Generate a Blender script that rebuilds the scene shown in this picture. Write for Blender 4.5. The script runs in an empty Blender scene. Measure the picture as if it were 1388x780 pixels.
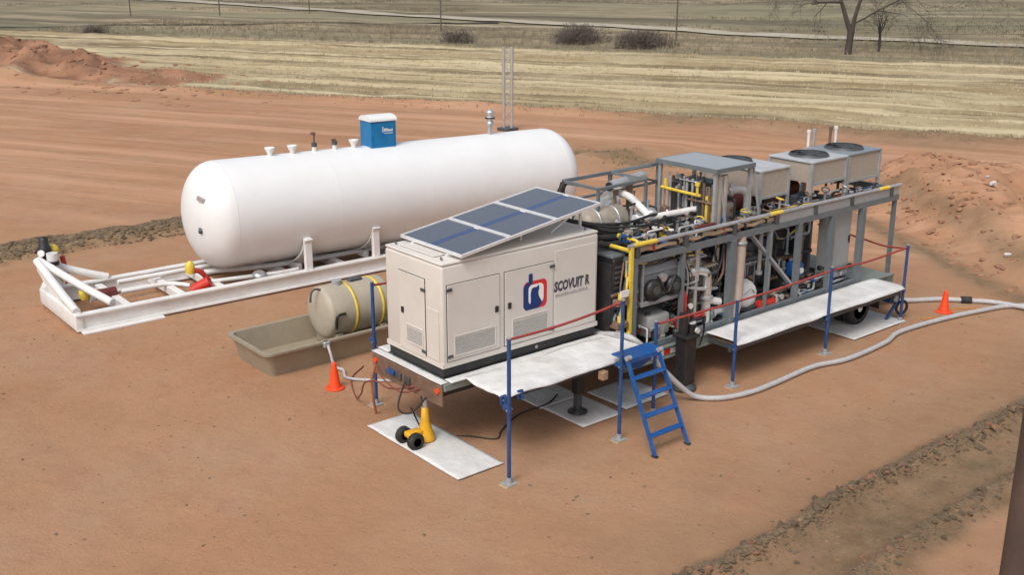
import bpy, bmesh, math, random
import numpy as np
from mathutils import Vector, Matrix
R = math.radians
random.seed(7); rng = np.random.default_rng(7)
scene = bpy.context.scene
C = scene.collection

# ---------------------------------------------------------------- camera, sky, sun, exposure
cam = bpy.data.cameras.new('camera'); cam_o = bpy.data.objects.new('camera', cam); C.objects.link(cam_o)
cam.sensor_width = 36; cam.lens = 36 * 1500 / 1388; cam.clip_end = 5000; cam.clip_start = .1
yaw, pit = R(50.5), R(17.2)
cam_o.location = (-9.4, -13.0, 7.5)
fw = Vector((math.cos(yaw) * math.cos(pit), math.sin(yaw) * math.cos(pit), -math.sin(pit)))
cam_o.rotation_euler = fw.to_track_quat('-Z', 'Y').to_euler()
scene.camera = cam_o

SUN_EL, SUN_AZ = R(52), R(205)          # azimuth measured from +X, counter-clockwise: where the sun stands
w = bpy.data.worlds.new('World'); scene.world = w; w.use_nodes = True
nt = w.node_tree; nt.nodes.clear()
sky = nt.nodes.new('ShaderNodeTexSky'); sky.sky_type = 'NISHITA'; sky.sun_disc = False
sky.sun_elevation = SUN_EL; sky.sun_rotation = R(90) - SUN_AZ
sky.dust_density = 4; sky.ozone_density = .6; sky.air_density = 1.0
hs = nt.nodes.new('ShaderNodeHueSaturation'); hs.inputs['Saturation'].default_value = .48
bg = nt.nodes.new('ShaderNodeBackground'); bg.inputs['Strength'].default_value = .12
wo = nt.nodes.new('ShaderNodeOutputWorld')
nt.links.new(sky.outputs[0], hs.inputs['Color']); nt.links.new(hs.outputs[0], bg.inputs[0]); nt.links.new(bg.outputs[0], wo.inputs[0])
sl = bpy.data.lights.new('sun', 'SUN'); sl.energy = 1.3; sl.angle = R(24); sl.color = (1, .98, .95)
so = bpy.data.objects.new('sun', sl); C.objects.link(so)
sd = Vector((math.cos(SUN_AZ) * math.cos(SUN_EL), math.sin(SUN_AZ) * math.cos(SUN_EL), math.sin(SUN_EL)))
so.rotation_euler = sd.to_track_quat('Z', 'Y').to_euler(); so.location = sd * 60
scene.view_settings.view_transform = 'Standard'; scene.view_settings.look = 'None'
scene.view_settings.exposure = 0.35; scene.view_settings.gamma = 1

# ---------------------------------------------------------------- materials
MATS = {}
def M(name, col, rough=.55, metal=0, var=.14, scale=5, bump=0, bscale=40, dirt=0, dcol=(.26, .16, .10), stretch=None, coat=0):
    if name in MATS: return MATS[name]
    m = bpy.data.materials.new(name); m.use_nodes = True; t = m.node_tree; b = t.nodes['Principled BSDF']
    g = t.nodes.new('ShaderNodeTexCoord'); src = g.outputs['Object']
    if stretch:
        mp = t.nodes.new('ShaderNodeMapping'); mp.inputs['Scale'].default_value = stretch
        t.links.new(src, mp.inputs[0]); src = mp.outputs[0]
    n = t.nodes.new('ShaderNodeTexNoise'); n.inputs['Scale'].default_value = scale; n.inputs['Detail'].default_value = 7; n.inputs['Roughness'].default_value = .65
    t.links.new(src, n.inputs['Vector'])
    mr = t.nodes.new('ShaderNodeMapRange'); mr.inputs[1].default_value = .3; mr.inputs[2].default_value = .7
    mr.inputs[3].default_value = 1 - var; mr.inputs[4].default_value = 1 + var
    t.links.new(n.outputs['Fac'], mr.inputs[0])
    mx = t.nodes.new('ShaderNodeVectorMath'); mx.operation = 'SCALE'; mx.inputs[0].default_value = col
    t.links.new(mr.outputs[0], mx.inputs['Scale'])
    out = mx.outputs[0]
    if dirt:
        n2 = t.nodes.new('ShaderNodeTexNoise'); n2.inputs['Scale'].default_value = scale * .45; n2.inputs['Detail'].default_value = 9; n2.inputs['Roughness'].default_value = .72
        t.links.new(src, n2.inputs['Vector'])
        r2 = t.nodes.new('ShaderNodeMapRange'); r2.inputs[1].default_value = .48; r2.inputs[2].default_value = .75; r2.inputs[3].default_value = 0; r2.inputs[4].default_value = dirt
        t.links.new(n2.outputs['Fac'], r2.inputs[0])
        mm = t.nodes.new('ShaderNodeMix'); mm.data_type = 'RGBA'; mm.inputs['B'].default_value = (*dcol, 1)
        t.links.new(r2.outputs[0], mm.inputs['Factor']); t.links.new(out, mm.inputs['A']); out = mm.outputs['Result']
    t.links.new(out, b.inputs['Base Color'])
    rr = t.nodes.new('ShaderNodeMapRange'); rr.inputs[3].default_value = max(.05, rough - .12); rr.inputs[4].default_value = min(1, rough + .12)
    t.links.new(n.outputs['Fac'], rr.inputs[0]); t.links.new(rr.outputs[0], b.inputs['Roughness'])
    b.inputs['Metallic'].default_value = metal
    if coat: b.inputs['Coat Weight'].default_value = coat
    if bump:
        nb = t.nodes.new('ShaderNodeTexNoise'); nb.inputs['Scale'].default_value = bscale; nb.inputs['Detail'].default_value = 6
        t.links.new(src, nb.inputs['Vector'])
        bp = t.nodes.new('ShaderNodeBump'); bp.inputs['Strength'].default_value = bump; bp.inputs['Distance'].default_value = .02
        t.links.new(nb.outputs['Fac'], bp.inputs['Height']); t.links.new(bp.outputs[0], b.inputs['Normal'])
    MATS[name] = m; return m

WHITE = M('white_tank_paint', (.76, .76, .755), .42, 0, .03, 1.2, dirt=.13, dcol=(.55, .48, .42))
WPAINT = M('white_skid_paint', (.74, .73, .71), .5, 0, .06, 4, dirt=.35, dcol=(.45, .30, .22))
CREAM = M('cream_enclosure_paint', (.61, .575, .525), .5, 0, .04, 2.5, dirt=.10, dcol=(.42, .34, .27))
CREAM2 = M('cream_door_paint', (.625, .59, .54), .5, 0, .04, 2.5, dirt=.08, dcol=(.42, .34, .27))
LOUV = M('grey_louvre_metal', (.42, .41, .385), .6, .1, .1, 20)
BLACK = M('black_paint', (.018, .018, .02), .45, 0, .3, 8, dirt=.25, dcol=(.10, .075, .055))
RUBBER = M('black_rubber', (.02, .02, .021), .8, 0, .25, 10, dirt=.35, dcol=(.14, .10, .075))
BLUE = M('blue_post_paint', (.012, .062, .20), .45, 0, .22, 9, dirt=.30, dcol=(.22, .17, .15))
BLUE2 = M('blue_ladder_paint', (.010, .088, .30), .42, 0, .2, 9, dirt=.28, dcol=(.25, .19, .15))
GREY = M('grey_steel_paint', (.15, .172, .185), .5, .1, .14, 7, dirt=.22, dcol=(.20, .15, .12))
GREYL = M('light_grey_steel', (.36, .375, .385), .45, .2, .12, 7, dirt=.2, dcol=(.25, .19, .15))
GALV = M('galvanised_steel', (.55, .56, .57), .38, .65, .15, 9, dirt=.15)
SILVER = M('aluminium_cladding', (.72, .72, .70), .30, .75, .12, 7, bump=.25, bscale=14)
DGREY = M('dark_grey_metal', (.075, .08, .085), .5, .2, .25, 8, dirt=.25, dcol=(.16, .12, .09))
DECK = M('grey_green_deck_steel', (.20, .225, .205), .65, .1, .18, 5, dirt=.4, dcol=(.24, .17, .12))
YELLOW = M('yellow_paint', (.72, .52, .06), .45, 0, .14, 10, dirt=.25, dcol=(.22, .16, .07))
YJACK = M('yellow_jack_paint', (.74, .38, .015), .42, 0, .10, 10, dirt=.15, dcol=(.30, .17, .06))
RED = M('red_pipe_paint', (.40, .035, .028), .5, 0, .2, 8, dirt=.2)
STRAP = M('red_strap_webbing', (.33, .050, .042), .8, 0, .25, 16, bump=.4, bscale=60)
MAROON = M('maroon_paint', (.13, .022, .018), .5, 0, .2, 7, dirt=.2)
ORANGE = M('orange_cone_plastic', (.85, .07, .012), .45, 0, .08, 9)
MAT = M('white_ground_matting', (.66, .655, .64), .7, 0, .16, 3.2, bump=.6, bscale=11, dirt=.42, stretch=(.9, .6, 1), dcol=(.42, .32, .25))
TAN = M('tan_plastic', (.30, .25, .18), .55, 0, .10, 4, dirt=.22, dcol=(.24, .17, .11))
TANT = M('tan_tank_paint', (.41, .36, .28), .5, 0, .10, 4, dirt=.15, dcol=(.30, .22, .15))
BEIGE = M('beige_coil_panel', (.40, .34, .28), .7, .1, .12, 22)
BROWN = M('rusty_brown_steel', (.20, .125, .085), .7, .2, .3, 6, dirt=.4, dcol=(.10, .06, .04))
TIMBER = M('pale_timber', (.42, .31, .20), .75, 0, .22, 10, stretch=(1, 8, 8))
HOSE = M('grey_hose_rubber', (.44, .43, .43), .55, 0, .14, 12, dirt=.3, dcol=(.38, .27, .2))
CELL = M('solar_cell_glass', (.088, .102, .135), .2, .2, .12, 6, coat=.4)
CELLB = M('deep_blue_cell_strip', (.012, .055, .20), .16, .25, .1, 6, coat=.4)
ALU = M('aluminium_frame', (.76, .76, .76), .45, .25, .08, 9)
CABB = M('blue_cabinet_paint', (.012, .175, .40), .4, 0, .16, 5, dirt=.15, dcol=(.12, .2, .22))
LOGOR = M('red_logo_print', (.62, .03, .03), .5, 0, .05)
LOGOB = M('blue_logo_print', (.008, .035, .16), .5, 0, .05)
LOGOW = M('white_logo_print', (.80, .79, .76), .5, 0, .03)
PRINT = M('dark_lettering_print', (.06, .06, .085), .5, 0, .3, 30)
PRINTG = M('grey_lettering_print', (.30, .29, .30), .5, 0, .3, 30)
BARK = M('grey_brown_bark', (.062, .048, .041), .9, 0, .3, 4, bump=.6, bscale=12)
TWIG = M('dry_twigs', (.135, .108, .092), .9, 0, .3, 2)
POLEW = M('weathered_pole_wood', (.13, .105, .085), .9, 0, .3, 4)
CLOD = M('dark_soil_clod', (.155, .108, .064), .95, 0, .32, 3.5, bump=.9, bscale=16)
CLODR = M('red_soil_clod', (.30, .155, .09), .95, 0, .3, 3.5, bump=.9, bscale=16)
STONE = M('pale_stone', (.62, .58, .54), .85, 0, .2, 6, bump=.5, bscale=12)
REDY = M('red_valve_paint', (.55, .03, .015), .45, 0, .12, 9)

# ---------------------------------------------------------------- mesh helpers
def frame_of(d):
    d = Vector(d).normalized()
    a = Vector((0, 0, 1)) if abs(d.z) < .9 else Vector((1, 0, 0))
    u = d.cross(a).normalized(); v = d.cross(u).normalized()
    return u, v
class MB:
    def __init__(s): s.v = []; s.f = []; s.sm = []
    def add(s, vs, fs, smooth=False):
        o = len(s.v); s.v += [tuple(p) for p in vs]
        for f in fs: s.f.append(tuple(o + i for i in f)); s.sm.append(smooth)
        return s
    def box(s, x0, x1, y0, y1, z0, z1):
        vs = [(x, y, z) for x in (x0, x1) for y in (y0, y1) for z in (z0, z1)]
        return s.add(vs, [(0, 1, 3, 2), (4, 6, 7, 5), (0, 4, 5, 1), (2, 3, 7, 6), (0, 2, 6, 4), (1, 5, 7, 3)])
    def bbox(s, x0, x1, y0, y1, z0, z1, b=.015, seg=1):
        bm = bmesh.new(); bmesh.ops.create_cube(bm, size=1)
        for v in bm.verts: v.co = ((x0 + x1) / 2 + v.co.x * (x1 - x0), (y0 + y1) / 2 + v.co.y * (y1 - y0), (z0 + z1) / 2 + v.co.z * (z1 - z0))
        b = min(b, .45 * min(x1 - x0, y1 - y0, z1 - z0))
        bmesh.ops.bevel(bm, geom=bm.edges[:], offset=b, segments=seg, affect='EDGES', profile=.5)
        bm.verts.ensure_lookup_table(); bm.verts.index_update()
        s.add([v.co[:] for v in bm.verts], [[v.index for v in f.verts] for f in bm.faces], seg > 1); bm.free(); return s
    def beam(s, p0, p1, a, b=None, up=(0, 0, 1)):            # rectangular bar a wide, b deep
        b = b or a; p0 = Vector(p0); p1 = Vector(p1); d = (p1 - p0).normalized(); up = Vector(up)
        if abs(d.dot(up)) > .95: up = Vector((1, 0, 0))
        u = d.cross(up).normalized() * (a / 2); v = u.cross(d).normalized() * (b / 2)
        vs = [p + i * u + j * v for p in (p0, p1) for i, j in ((-1, -1), (1, -1), (1, 1), (-1, 1))]
        return s.add(vs, [(3, 2, 1, 0), (4, 5, 6, 7), (0, 1, 5, 4), (1, 2, 6, 5), (2, 3, 7, 6), (3, 0, 4, 7)])
    def cyl(s, p0, p1, r, seg=16, r1=None, caps=True):
        r1 = r if r1 is None else r1; p0 = Vector(p0); p1 = Vector(p1); u, v = frame_of(p1 - p0)
        vs = []
        for p, q in ((p0, r), (p1, r1)):
            for k in range(seg):
                a = 2 * math.pi * k / seg; vs.append(p + u * (q * math.cos(a)) + v * (q * math.sin(a)))
        s.add(vs, [(k, (k + 1) % seg, seg + (k + 1) % seg, seg + k) for k in range(seg)], True)
        if caps: s.add(vs, [list(range(seg))[::-1], list(range(seg, 2 * seg))])
        return s
    def lathe(s, prof, c, axis=(0, 0, 1), seg=24, smooth=True):   # prof: (distance along axis, radius)
        c = Vector(c); ax = Vector(axis).normalized(); u, v = frame_of(ax); vs = []; n = len(prof)
        for h, r in prof:
            for k in range(seg):
                a = 2 * math.pi * k / seg; vs.append(c + ax * h + u * (r * math.cos(a)) + v * (r * math.sin(a)))
        fs = [(i * seg + k, i * seg + (k + 1) % seg, (i + 1) * seg + (k + 1) % seg, (i + 1) * seg + k) for i in range(n - 1) for k in range(seg)]
        s.add(vs, fs, smooth)
        if prof[0][1] > 1e-4: s.add(vs[:seg], [list(range(seg))[::-1]])
        if prof[-1][1] > 1e-4: s.add(vs[-seg:], [list(range(seg))])
        return s
    def tube(s, pts, r, seg=8, rib=0):
        pts = [Vector(p) for p in pts]; n = len(pts); vs = []; u = None
        for i, p in enumerate(pts):
            d = (pts[min(i + 1, n - 1)] - pts[max(i - 1, 0)]).normalized()
            if u is None: u, v = frame_of(d)
            else:
                u = (u - d * u.dot(d)).normalized(); v = d.cross(u)
            q = (r[i] if isinstance(r, (list, tuple)) else r) * (1 + (rib if i % 2 else 0))
            for k in range(seg):
                a = 2 * math.pi * k / seg; vs.append(p + u * (q * math.cos(a)) + v * (q * math.sin(a)))
        fs = [(i * seg + k, i * seg + (k + 1) % seg, (i + 1) * seg + (k + 1) % seg, (i + 1) * seg + k) for i in range(n - 1) for k in range(seg)]
        s.add(vs, fs, True); s.add(vs, [list(range(seg))[::-1], list(range((n - 1) * seg, n * seg))]); return s
    def ring(s, c, axis, R_, r, seg=28, sub=8):
        c = Vector(c); ax = Vector(axis).normalized(); u, v = frame_of(ax); vs = []
        for k in range(seg):
            a = 2 * math.pi * k / seg; d = u * math.cos(a) + v * math.sin(a)
            for j in range(sub):
                b = 2 * math.pi * j / sub; vs.append(c + d * (R_ + r * math.cos(b)) + ax * (r * math.sin(b)))
        return s.add(vs, [(k * sub + j, ((k + 1) % seg) * sub + j, ((k + 1) % seg) * sub + (j + 1) % sub, k * sub + (j + 1) % sub) for k in range(seg) for j in range(sub)], True)
    def prism(s, poly, d):                                   # polygon (3-D points) extruded by vector d
        n = len(poly); d = Vector(d); a = [Vector(p) for p in poly]; b = [p + d for p in a]
        return s.add(a + b, [list(range(n))[::-1], list(range(n, 2 * n))] + [(i, (i + 1) % n, n + (i + 1) % n, n + i) for i in range(n)])
    def build(s, name, mat, parent=None, label=None, fix=True):
        off = ORI.get(parent.name, Vector()) if parent else Vector()
        if XF[0] is not None: s.v = [tuple(XF[0] @ Vector(p)) for p in s.v]
        me = bpy.data.meshes.new(name)
        me.from_pydata([(p[0] - off.x, p[1] - off.y, p[2] - off.z) for p in s.v], [], s.f)
        me.polygons.foreach_set('use_smooth', s.sm)
        if fix and len(s.f) < 40000:
            bm = bmesh.new(); bm.from_mesh(me); bmesh.ops.recalc_face_normals(bm, faces=bm.faces[:]); bm.to_mesh(me); bm.free()
        me.materials.append(mat); me.update()
        o = bpy.data.objects.new(name, me); C.objects.link(o)
        if parent: o.parent = parent; ORI[o.name] = off
        if label: o['label'] = label
        return o
ORI = {}
XF = [None]
def T(name, label, cat, loc=(0, 0, 0), group=None):          # a thing: an Empty at its base
    o = bpy.data.objects.new(name, None); C.objects.link(o); o.location = loc; o.empty_display_size = .2
    ORI[o.name] = Vector(loc); o['label'] = label; o['category'] = cat
    if group: o['group'] = group
    return o
def tag(o, label, cat, group=None):
    o['label'] = label; o['category'] = cat
    if group: o['group'] = group
    return o
def copy_tree(root, loc, label):
    r = root.copy(); C.objects.link(r); r.location = loc; r['label'] = label; ORI[r.name] = Vector(loc)
    for ch in list(root.children):
        c = ch.copy(); C.objects.link(c); c.parent = r
        for g in ch.children:
            d = g.copy(); C.objects.link(d); d.parent = c
    return r
def smooth_path(pts, n=8):
    P = [np.array(p, float) for p in pts]; P = [2 * P[0] - P[1]] + P + [2 * P[-1] - P[-2]]; out = []
    for i in range(1, len(P) - 2):
        for k in range(n):
            t = k / n; a, b, c, d = P[i - 1:i + 3]
            out.append(tuple(.5 * (2 * b + (c - a) * t + (2 * a - 5 * b + 4 * c - d) * t * t + (3 * b - a - 3 * c + d) * t ** 3)))
    out.append(tuple(P[-2])); return out
TAB = rng.random((256, 256))
def vn(x, y, k=0):
    x = np.asarray(x, float) + 37.3 * k; y = np.asarray(y, float) + 91.7 * k
    ix = np.floor(x).astype(int); iy = np.floor(y).astype(int); fx = x - ix; fy = y - iy
    fx = fx * fx * (3 - 2 * fx); fy = fy * fy * (3 - 2 * fy)
    a = TAB[iy % 256, ix % 256]; b = TAB[iy % 256, (ix + 1) % 256]; c = TAB[(iy + 1) % 256, ix % 256]; d = TAB[(iy + 1) % 256, (ix + 1) % 256]
    return (a * (1 - fx) + b * fx) * (1 - fy) + (c * (1 - fx) + d * fx) * fy
def fbm(x, y, f, o=4, k=0):
    s = 0; a = 1; n = 0
    for i in range(o): s = s + a * vn(x * f, y * f, k + i); n += a; a *= .5; f *= 2.03
    return s / n
def sst(a, b, x): t = np.clip((x - a) / (b - a), 0, 1); return t * t * (3 - 2 * t)

# ---------------------------------------------------------------- terrain
TD = np.array([.467, -.884]); SD = np.array([.884, .467]); P0 = np.array([24.2, 27.5])
def ts(x, y): return (x - P0[0]) * TD[0] + (y - P0[1]) * TD[1], (x - P0[0]) * SD[0] + (y - P0[1]) * SD[1]
def xy(t, s): return P0[0] + t * TD[0] + s * SD[0], P0[1] + t * TD[1] + s * SD[1]
def ground_z(x, y):
    x = np.asarray(x, float); y = np.asarray(y, float); t, s = ts(x, y)
    work = sst(-3.5, -2.5, x) * sst(14.5, 13, x) * sst(-3.4, -2.6, y) * sst(13.5, 12.5, y)   # levelled under the equipment
    z = (.07 * (fbm(x, y, .3, 3, 1) - .5) + .03 * (fbm(x, y, 2.2, 3, 5) - .5)) * (1 - .85 * work)
    yb = -5.2 + .25 * (fbm(x, y * 0, .35, 2, 9) - .5)
    on = sst(-2.2, .3, x) * sst(34, 28, x)
    z = z + on * (.17 * np.exp(-((y - yb) / .17) ** 2) * (.3 + 1.1 * fbm(x, y, 2.2, 3, 3)) + .15 * np.exp(-((y - yb + 1.25) / .2) ** 2) * (.3 + 1.1 * fbm(x, y, 2.4, 3, 4))
                  - .06 * sst(-1.2, -.9, y - yb) * sst(0, -.2, y - yb))
    bank = np.exp(-((y - 15.6 - .5 * (fbm(x, y * 0, .2, 2, 2) - .5)) / .62) ** 4) * sst(24, 19, x)
    z = z + bank * (.12 + .24 * fbm(x, y, 1.6, 4, 6)) + .12 * sst(15, 16.5, y) * sst(60, 20, y)
    base = -18.0 - (t - 19) * 1.6
    md = sst(0, 3.5, s - base) * sst(-7.5, -11, s) * sst(15.5, 19, t)
    z = z + md * (.30 + 1.5 * fbm(x, y, .45, 5, 11) + .40 * fbm(x, y, 2.0, 4, 14) - .35)
    for (cx, cy, h, rx) in ((12.0, 62, 1.0, 4.5), (13.6, 55, .75, 2.2), (16.6, 49.5, .5, 2.2), (9, 70, 1.6, 6), (13.0, 58, .7, 1.8), (10.5, 57, .6, 2)):
        z = z + h * np.exp(-(((x - cx) ** 2 + (y - cy) ** 2) / rx ** 2)) * (.15 + 1.7 * fbm(x, y, .7, 5, 17))
    z = z + .35 * np.exp(-((s + .3) / .8) ** 2) * fbm(x, y, .35, 4, 21)
    hay = sst(0, 2, s) * sst(34, 28, s)
    z = z + hay * (.12 * np.sin(s * 2 * math.pi / 1.9 + 1.5 * fbm(x, y, .12, 2, 25)) + .2 * (fbm(x, y, .5, 4, 27) - .4))
    z = z + sst(30, 36, s) * (.45 * (fbm(x, y, .12, 4, 31) - .5))
    q = np.maximum(0, s - 58 + .25 * t)
    z = z + .028 * q + .00006 * np.minimum(q, 400) ** 2 + np.minimum(q, 60) / 60 * 5 * (fbm(x, y, .018, 3, 33) - .5)
    return z
def sheet(name, ta, sa, mat, masks=None):
    Tg, Sg = np.meshgrid(ta, sa); X, Y = xy(Tg, Sg); Z = ground_z(X, Y); nt_, ns_ = len(ta), len(sa)
    co = np.stack([X, Y, Z], -1).reshape(-1, 3).astype(np.float32)
    i = np.arange((ns_ - 1) * nt_).reshape(ns_ - 1, nt_)[:, :-1].ravel()
    q = np.stack([i, i + nt_, i + nt_ + 1, i + 1], 1).astype(np.int32)      # counter-clockwise seen from above
    me = bpy.data.meshes.new(name); me.vertices.add(len(co)); me.vertices.foreach_set('co', co.ravel())
    me.loops.add(q.size); me.loops.foreach_set('vertex_index', q.ravel())
    me.polygons.add(len(q)); me.polygons.foreach_set('loop_start', np.arange(0, q.size, 4, dtype=np.int32)); me.polygons.foreach_set('loop_total', np.full(len(q), 4, dtype=np.int32))
    me.polygons.foreach_set('use_smooth', np.ones(len(q), bool)); me.update(calc_edges=True)
    if masks is not None:
        ca = me.color_attributes.new('zones', 'FLOAT_COLOR', 'POINT'); m = masks(X, Y)
        ca.data.foreach_set('color', np.stack([*m, np.ones_like(X)], -1).reshape(-1).astype(np.float32))
    if me.polygons[0].normal.z < 0: me.flip_normals()
    me.materials.append(mat); o = bpy.data.objects.new(name, me); C.objects.link(o); o['kind'] = 'structure'; ORI[o.name] = Vector(); return o

class NG:                                                    # terse node graph
    def __init__(s, name):
        s.m = bpy.data.materials.new(name); s.m.use_nodes = True; s.t = s.m.node_tree; s.b = s.t.nodes['Principled BSDF']; s.b.inputs['Roughness'].default_value = .95
        s.b.inputs['Specular IOR Level'].default_value = .15
        s.pos = s.t.nodes.new('ShaderNodeNewGeometry').outputs['Position']
    def noise(s, sc, det=6, rough=.6, vec=None):
        n = s.t.nodes.new('ShaderNodeTexNoise'); n.inputs['Scale'].default_value = sc; n.inputs['Detail'].default_value = det; n.inputs['Roughness'].default_value = rough
        s.t.links.new(vec or s.pos, n.inputs['Vector']); return n.outputs['Fac']
    def aligned(s, sx, sy):                                  # coordinates turned so that x runs along the pad edge
        n = s.t.nodes.new('ShaderNodeMapping'); n.inputs['Rotation'].default_value = (0, 0, math.atan2(.884, .467)); n.inputs['Scale'].default_value = (1, 1, 1)
        s.t.links.new(s.pos, n.inputs[0])
        m = s.t.nodes.new('ShaderNodeVectorMath'); m.operation = 'MULTIPLY'; m.inputs[1].default_value = (sx, sy, 1); s.t.links.new(n.outputs[0], m.inputs[0]); return m.outputs[0]
    def ramp(s, fac, a, b, lo=0, hi=1):
        n = s.t.nodes.new('ShaderNodeMapRange'); n.inputs[1].default_value = a; n.inputs[2].default_value = b; n.inputs[3].default_value = lo; n.inputs[4].default_value = hi
        s.t.links.new(fac, n.inputs[0]); return n.outputs[0]
    def mix(s, fac, a, b):
        n = s.t.nodes.new('ShaderNodeMix'); n.data_type = 'RGBA'
        for k, v in (('Factor', fac), ('A', a), ('B', b)):
            if isinstance(v, tuple): n.inputs[k].default_value = (*v, 1)
            elif isinstance(v, float): n.inputs[k].default_value = v
            else: s.t.links.new(v, n.inputs[k])
        return n.outputs['Result']
    def math(s, op, a, b):
        n = s.t.nodes.new('ShaderNodeMath'); n.operation = op
        for k, v in ((0, a), (1, b)):
            if isinstance(v, (int, float)): n.inputs[k].default_value = v
            else: s.t.links.new(v, n.inputs[k])
        return n.outputs[0]
    def done(s, col, bump=None, st=.6, dist=.05):
        s.t.links.new(col, s.b.inputs['Base Color'])
        if bump is not None:
            b = s.t.nodes.new('ShaderNodeBump'); b.inputs['Strength'].default_value = st; b.inputs['Distance'].default_value = dist
            s.t.links.new(bump, b.inputs['Height']); s.t.links.new(b.outputs[0], s.b.inputs['Normal'])
        return s.m
    def zones(s):
        a = s.t.nodes.new('ShaderNodeAttribute'); a.attribute_name = 'zones'; p = s.t.nodes.new('ShaderNodeSeparateColor'); s.t.links.new(a.outputs['Color'], p.inputs[0]); return p.outputs

g = NG('red_dirt')
zn = g.zones()
c = g.mix(g.ramp(g.noise(.22, 6), .35, .65), (.352, .186, .101), (.430, .242, .137))
c = g.mix(g.ramp(g.noise(.11, 5, .6), .44, .60, 0, .6), c, (.345, .205, .118))
c = g.mix(g.ramp(g.noise(.33, 6, .65), .46, .64, 0, .7), c, (.385, .245, .155))
c = g.mix(g.ramp(g.noise(.6, 5, .6), .52, .70, 0, .5), c, (.420, .208, .118))
c = g.mix(g.ramp(g.noise(1.7, 8, .7), .45, .75, 0, .5), c, (.300, .155, .093))
c = g.mix(g.ramp(g.noise(11, 6, .75), .58, .78, 0, .45), c, (.19, .098, .06))
c = g.mix(g.ramp(g.noise(7, 6, .7), .60, .74, 0, .4), c, (.50, .305, .200))
st = g.noise(1, 6, .62, g.aligned(.05, .75))
st2 = g.noise(1, 5, .6, g.aligned(.10, 2.6))
c = g.mix(g.math('MULTIPLY', g.ramp(st, .45, .68, 0, .75), zn[2]), c, (.56, .325, .205))
c = g.mix(g.math('MULTIPLY', g.ramp(st2, .52, .72, 0, .6), zn[2]), c, (.30, .150, .088))
mud = g.mix(g.ramp(g.noise(2.5, 7, .7), .38, .66), (.180, .122, .070), (.275, .190, .115))
c = g.mix(g.math('MULTIPLY', zn[0], g.ramp(g.noise(1.1, 6, .7), .25, .6, .55, 1)), c, mud)
rock = g.mix(g.ramp(g.noise(3.5, 8, .75), .4, .62), (.11, .080, .046), (.275, .205, .125))
c = g.mix(zn[1], c, rock)
bh = g.math('ADD', g.math('MULTIPLY', g.noise(4, 8, .7), .7), g.math('MULTIPLY', g.noise(22, 6, .7), .25))
bh = g.math('ADD', bh, g.math('MULTIPLY', g.math('MULTIPLY', st2, zn[2]), .7))
vt = g.aligned(.8, 1.5)
bh = g.math('ADD', bh, g.math('MULTIPLY', g.ramp(g.noise(1.6, 7, .7, vt), .5, .7), .14))
bh = g.math('ADD', bh, g.math('MULTIPLY', g.math('MULTIPLY', zn[0], g.noise(7, 8, .8)), 1.4))
DIRT = g.done(c, bh, .6, .07)

g = NG('hay_stubble')
row = g.noise(1, 5, .55, g.aligned(.022, .62)); row2 = g.noise(1, 5, .6, g.aligned(.022, 1.15)); row3 = g.noise(1, 4, .6, g.aligned(.03, 1.7))
c = g.mix(g.ramp(row, .40, .60), (.30, .230, .130), (.50, .405, .250))
c = g.mix(g.ramp(row2, .47, .60, 0, .85), c, (.145, .115, .068))
c = g.mix(g.ramp(g.noise(.16, 5), .46, .66, 0, .5), c, (.52, .45, .30))
c = g.mix(g.ramp(g.noise(2.2, 6, .75), .50, .70, 0, .4), c, (.20, .165, .105))
zn = g.zones()
soil = g.mix(g.ramp(g.noise(.5, 7, .7), .35, .65), (.20, .105, .065), (.38, .205, .125))
c = g.mix(zn[0], c, soil)
c = g.mix(g.math('MULTIPLY', g.ramp(row3, .54, .62, 0, .8), g.ramp(zn[0], 0, .3, 1, 0)), c, (.55, .465, .305))
HAY = g.done(c, g.math('ADD', g.math('MULTIPLY', row2, 1.0), g.noise(3, 6, .7)), .8, .15)

g = NG('dry_pasture')
c = g.mix(g.ramp(g.noise(.035, 6), .4, .60), (.215, .180, .112), (.375, .308, .200))
c = g.mix(g.ramp(g.noise(1, 7, .65, g.aligned(.014, .16)), .47, .60, 0, .85), c, (.150, .128, .090))
c = g.mix(g.ramp(g.noise(1, 6, .6, g.aligned(.016, .42)), .55, .62, 0, .7), c, (.085, .072, .055))
c = g.mix(g.ramp(g.noise(1, 6, .6, g.aligned(.02, .36)), .56, .64, 0, .7), c, (.46, .40, .28))
c = g.mix(g.ramp(g.noise(1, 6, .6, g.aligned(.010, .10)), .50, .64, 0, .6), c, (.215, .215, .135))
c = g.mix(g.ramp(g.noise(.6, 7, .75), .52, .72, 0, .55), c, (.105, .090, .066))
PAST = g.done(c, g.noise(1.2, 7, .7), .8, .3)

g = NG('gravel_track')
c = g.mix(g.ramp(g.noise(.4, 6, .7), .35, .65), (.35, .31, .24), (.44, .395, .315))
TRACK = g.done(c, g.noise(6, 5), .4, .05)

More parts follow.
